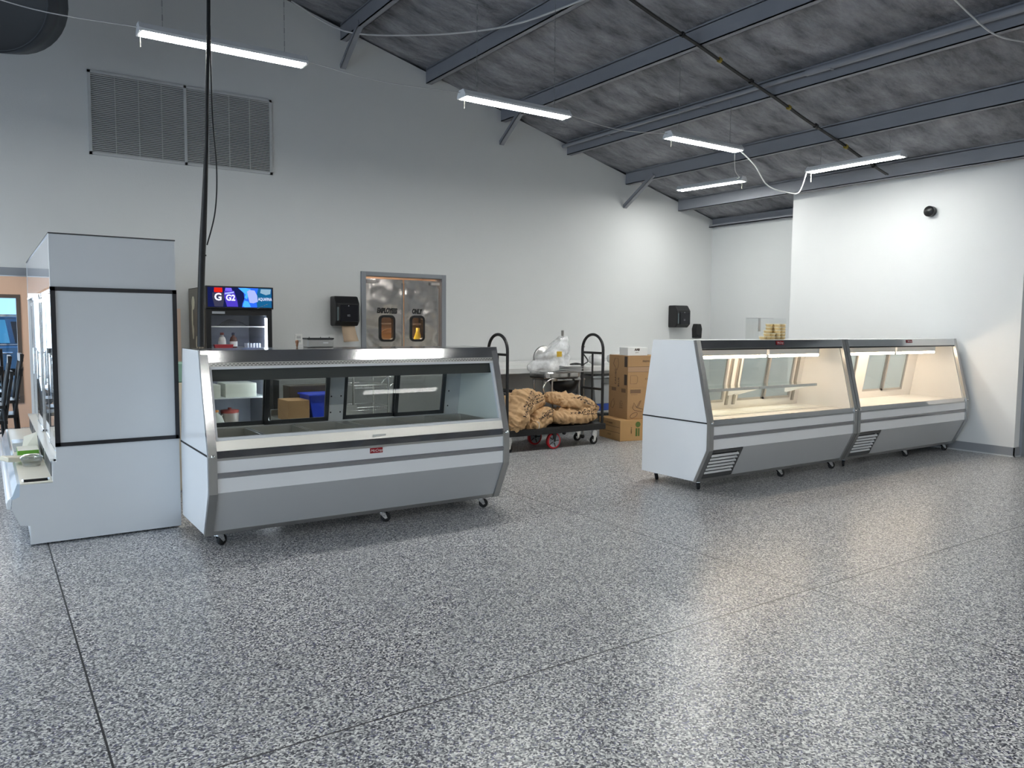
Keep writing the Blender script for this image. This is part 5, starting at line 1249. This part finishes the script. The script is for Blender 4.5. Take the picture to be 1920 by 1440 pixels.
# ------------------------------------------------------------------ things seen through the service case
def behind_case():
    t = worktable('low steel worktable behind the service case holding carton and blue bin', 2.30, 3.20, 7.0, 7.6, .60, .2)
    o = MB().box(2.215 + .08, 2.50, 7.05, 7.35, .6005, .79).build('brown_carton', CARD, bevel=.003); origin_to(o, (2.4, 7.2, .60)); tag(o, 'brown carton standing beside the blue bin', 'box')
    b = MB().prism([(2.54, .6005), (2.75, .6005), (2.79, .83), (2.50, .83)], 'y', 7.06, 7.34)
    t = thing('blue_bin', 'bright blue plastic bin seen through the service case glass', 'bin', (2.65, 7.2, .60))
    b.build('bin_body', mat('bright_blue_plastic', (.02, .06, .62), rough=.35), t, bevel=.006)
    MB().box(2.49, 2.80, 7.04, 7.36, .825, .84).build('rim', mat('bright_blue_plastic', (.02, .06, .62), rough=.35), t, bevel=.004)
    simple_box('dark_appliance', 'dark brown appliance behind the carton and the blue bin', 'appliance', 2.42, 2.98, 7.38, 7.58, .60, .90, mat('dark_brown_case', (.06, .045, .035), rough=.5))
    # wire rack
    t = thing('wire_rack', 'chrome wire shelf rack seen through the service case', 'rack', (3.45, 8.0, 0))
    x0, x1, y0, y1 = 3.27, 3.68, 7.85, 8.25
    for x in (x0, x1):
        for y in (y0, y1): MB().cyl((x, y, 0), (x, y, .93), .012, 8).build('post', CHROME, t)
    for z in (.30, .60, .84):
        b = MB().cyl((x0, y0, z), (x1, y0, z), .005, 6).cyl((x0, y1, z), (x1, y1, z), .005, 6).cyl((x0, y0, z), (x0, y1, z), .005, 6).cyl((x1, y0, z), (x1, y1, z), .005, 6)
        b.cyl((x0, y0, z - .03), (x1, y0, z - .03), .004, 6)
        for i in range(1, 16): x = x0 + (x1 - x0) * i / 16; b.cyl((x, y0, z), (x, y1, z), .002, 5); b.cyl((x, y0, z), (x, y0, z - .03), .002, 5)
        b.build('wire_shelf', CHROME, t)
    MB().tube([(3.60, 7.85, .86), (3.66, 7.84, .93), (3.74, 7.84, .92), (3.78, 7.84, .90), (3.70, 7.85, .82)], .007, 8).build('push_handle', CHROME, t)
    simple_box('grey_cabinet', 'low grey cabinet behind the service case', 'cabinet', 2.75, 5.1, 8.75, 9.34, 0, .86, mat('cabinet_grey', (.20, .205, .21), rough=.5))
behind_case()

# ------------------------------------------------------------------ dining chairs by the window
def dining_chair(label, loc, rz, group='black dining chairs stacked by the window'):
    t = thing('dining_chair', label, 'chair', loc, group)
    B = Matrix.Translation(loc)
    def bl(m, nm): return m.build(nm, BLACKM, t)
    def mb(): m = MB(); m.X = B; return m
    for sx in (-.19, .19):
        bl(mb().tube([(sx, -.19, 0), (sx * .98, -.18, .44)], .015, 8), 'leg')
        bl(mb().tube([(sx, .22, 0), (sx, .19, .45), (sx, .23, .75), (sx * .97, .27, .98)], .016, 8), 'leg')
    bl(mb().box(-.215, .215, -.21, .21, .44, .475), 'seat')
    bl(mb().box(-.20, .20, .245, .275, .90, .985), 'top_rail')
    m = mb(); m.tube([(-.18, .20, .52), (.18, .26, .90)], .010, 6); m.tube([(.18, .20, .52), (-.18, .26, .90)], .010, 6); m.tube([(-.12, .20, .52), (.06, .26, .90)], .008, 6); m.tube([(.12, .20, .52), (-.06, .26, .90)], .008, 6)
    bl(m, 'cross_slats')
    bl(mb().cyl((-.19, -.185, .2), (.19, -.185, .2), .008, 6).cyl((-.19, .2, .2), (.19, .2, .2), .008, 6), 'stretcher')
    t.rotation_euler = (0, 0, rz)
    return t
c1 = dining_chair('black cross back chair with its back facing the room, lower of two by the window', (-.02, 11.0, 0), R(178))
dup(c1, (-.02, 11.08, .20), 'black cross back chair riding on top of the one facing the room', rotz=R(178))
dup(c1, (.07, 10.35, 0), 'black chair turned sideways nearest the tall cabinet', rotz=R(-92))
dup(c1, (.07, 10.35, .16), 'black chair stacked on the sideways one nearest the cabinet', rotz=R(-88))
dup(c1, (-.05, 9.75, 0), 'black chair turned sideways at the very edge of the photo', rotz=R(-86))
dup(c1, (-.05, 9.75, .16), 'black chair stacked on the sideways one at the edge of the photo', rotz=R(-90))
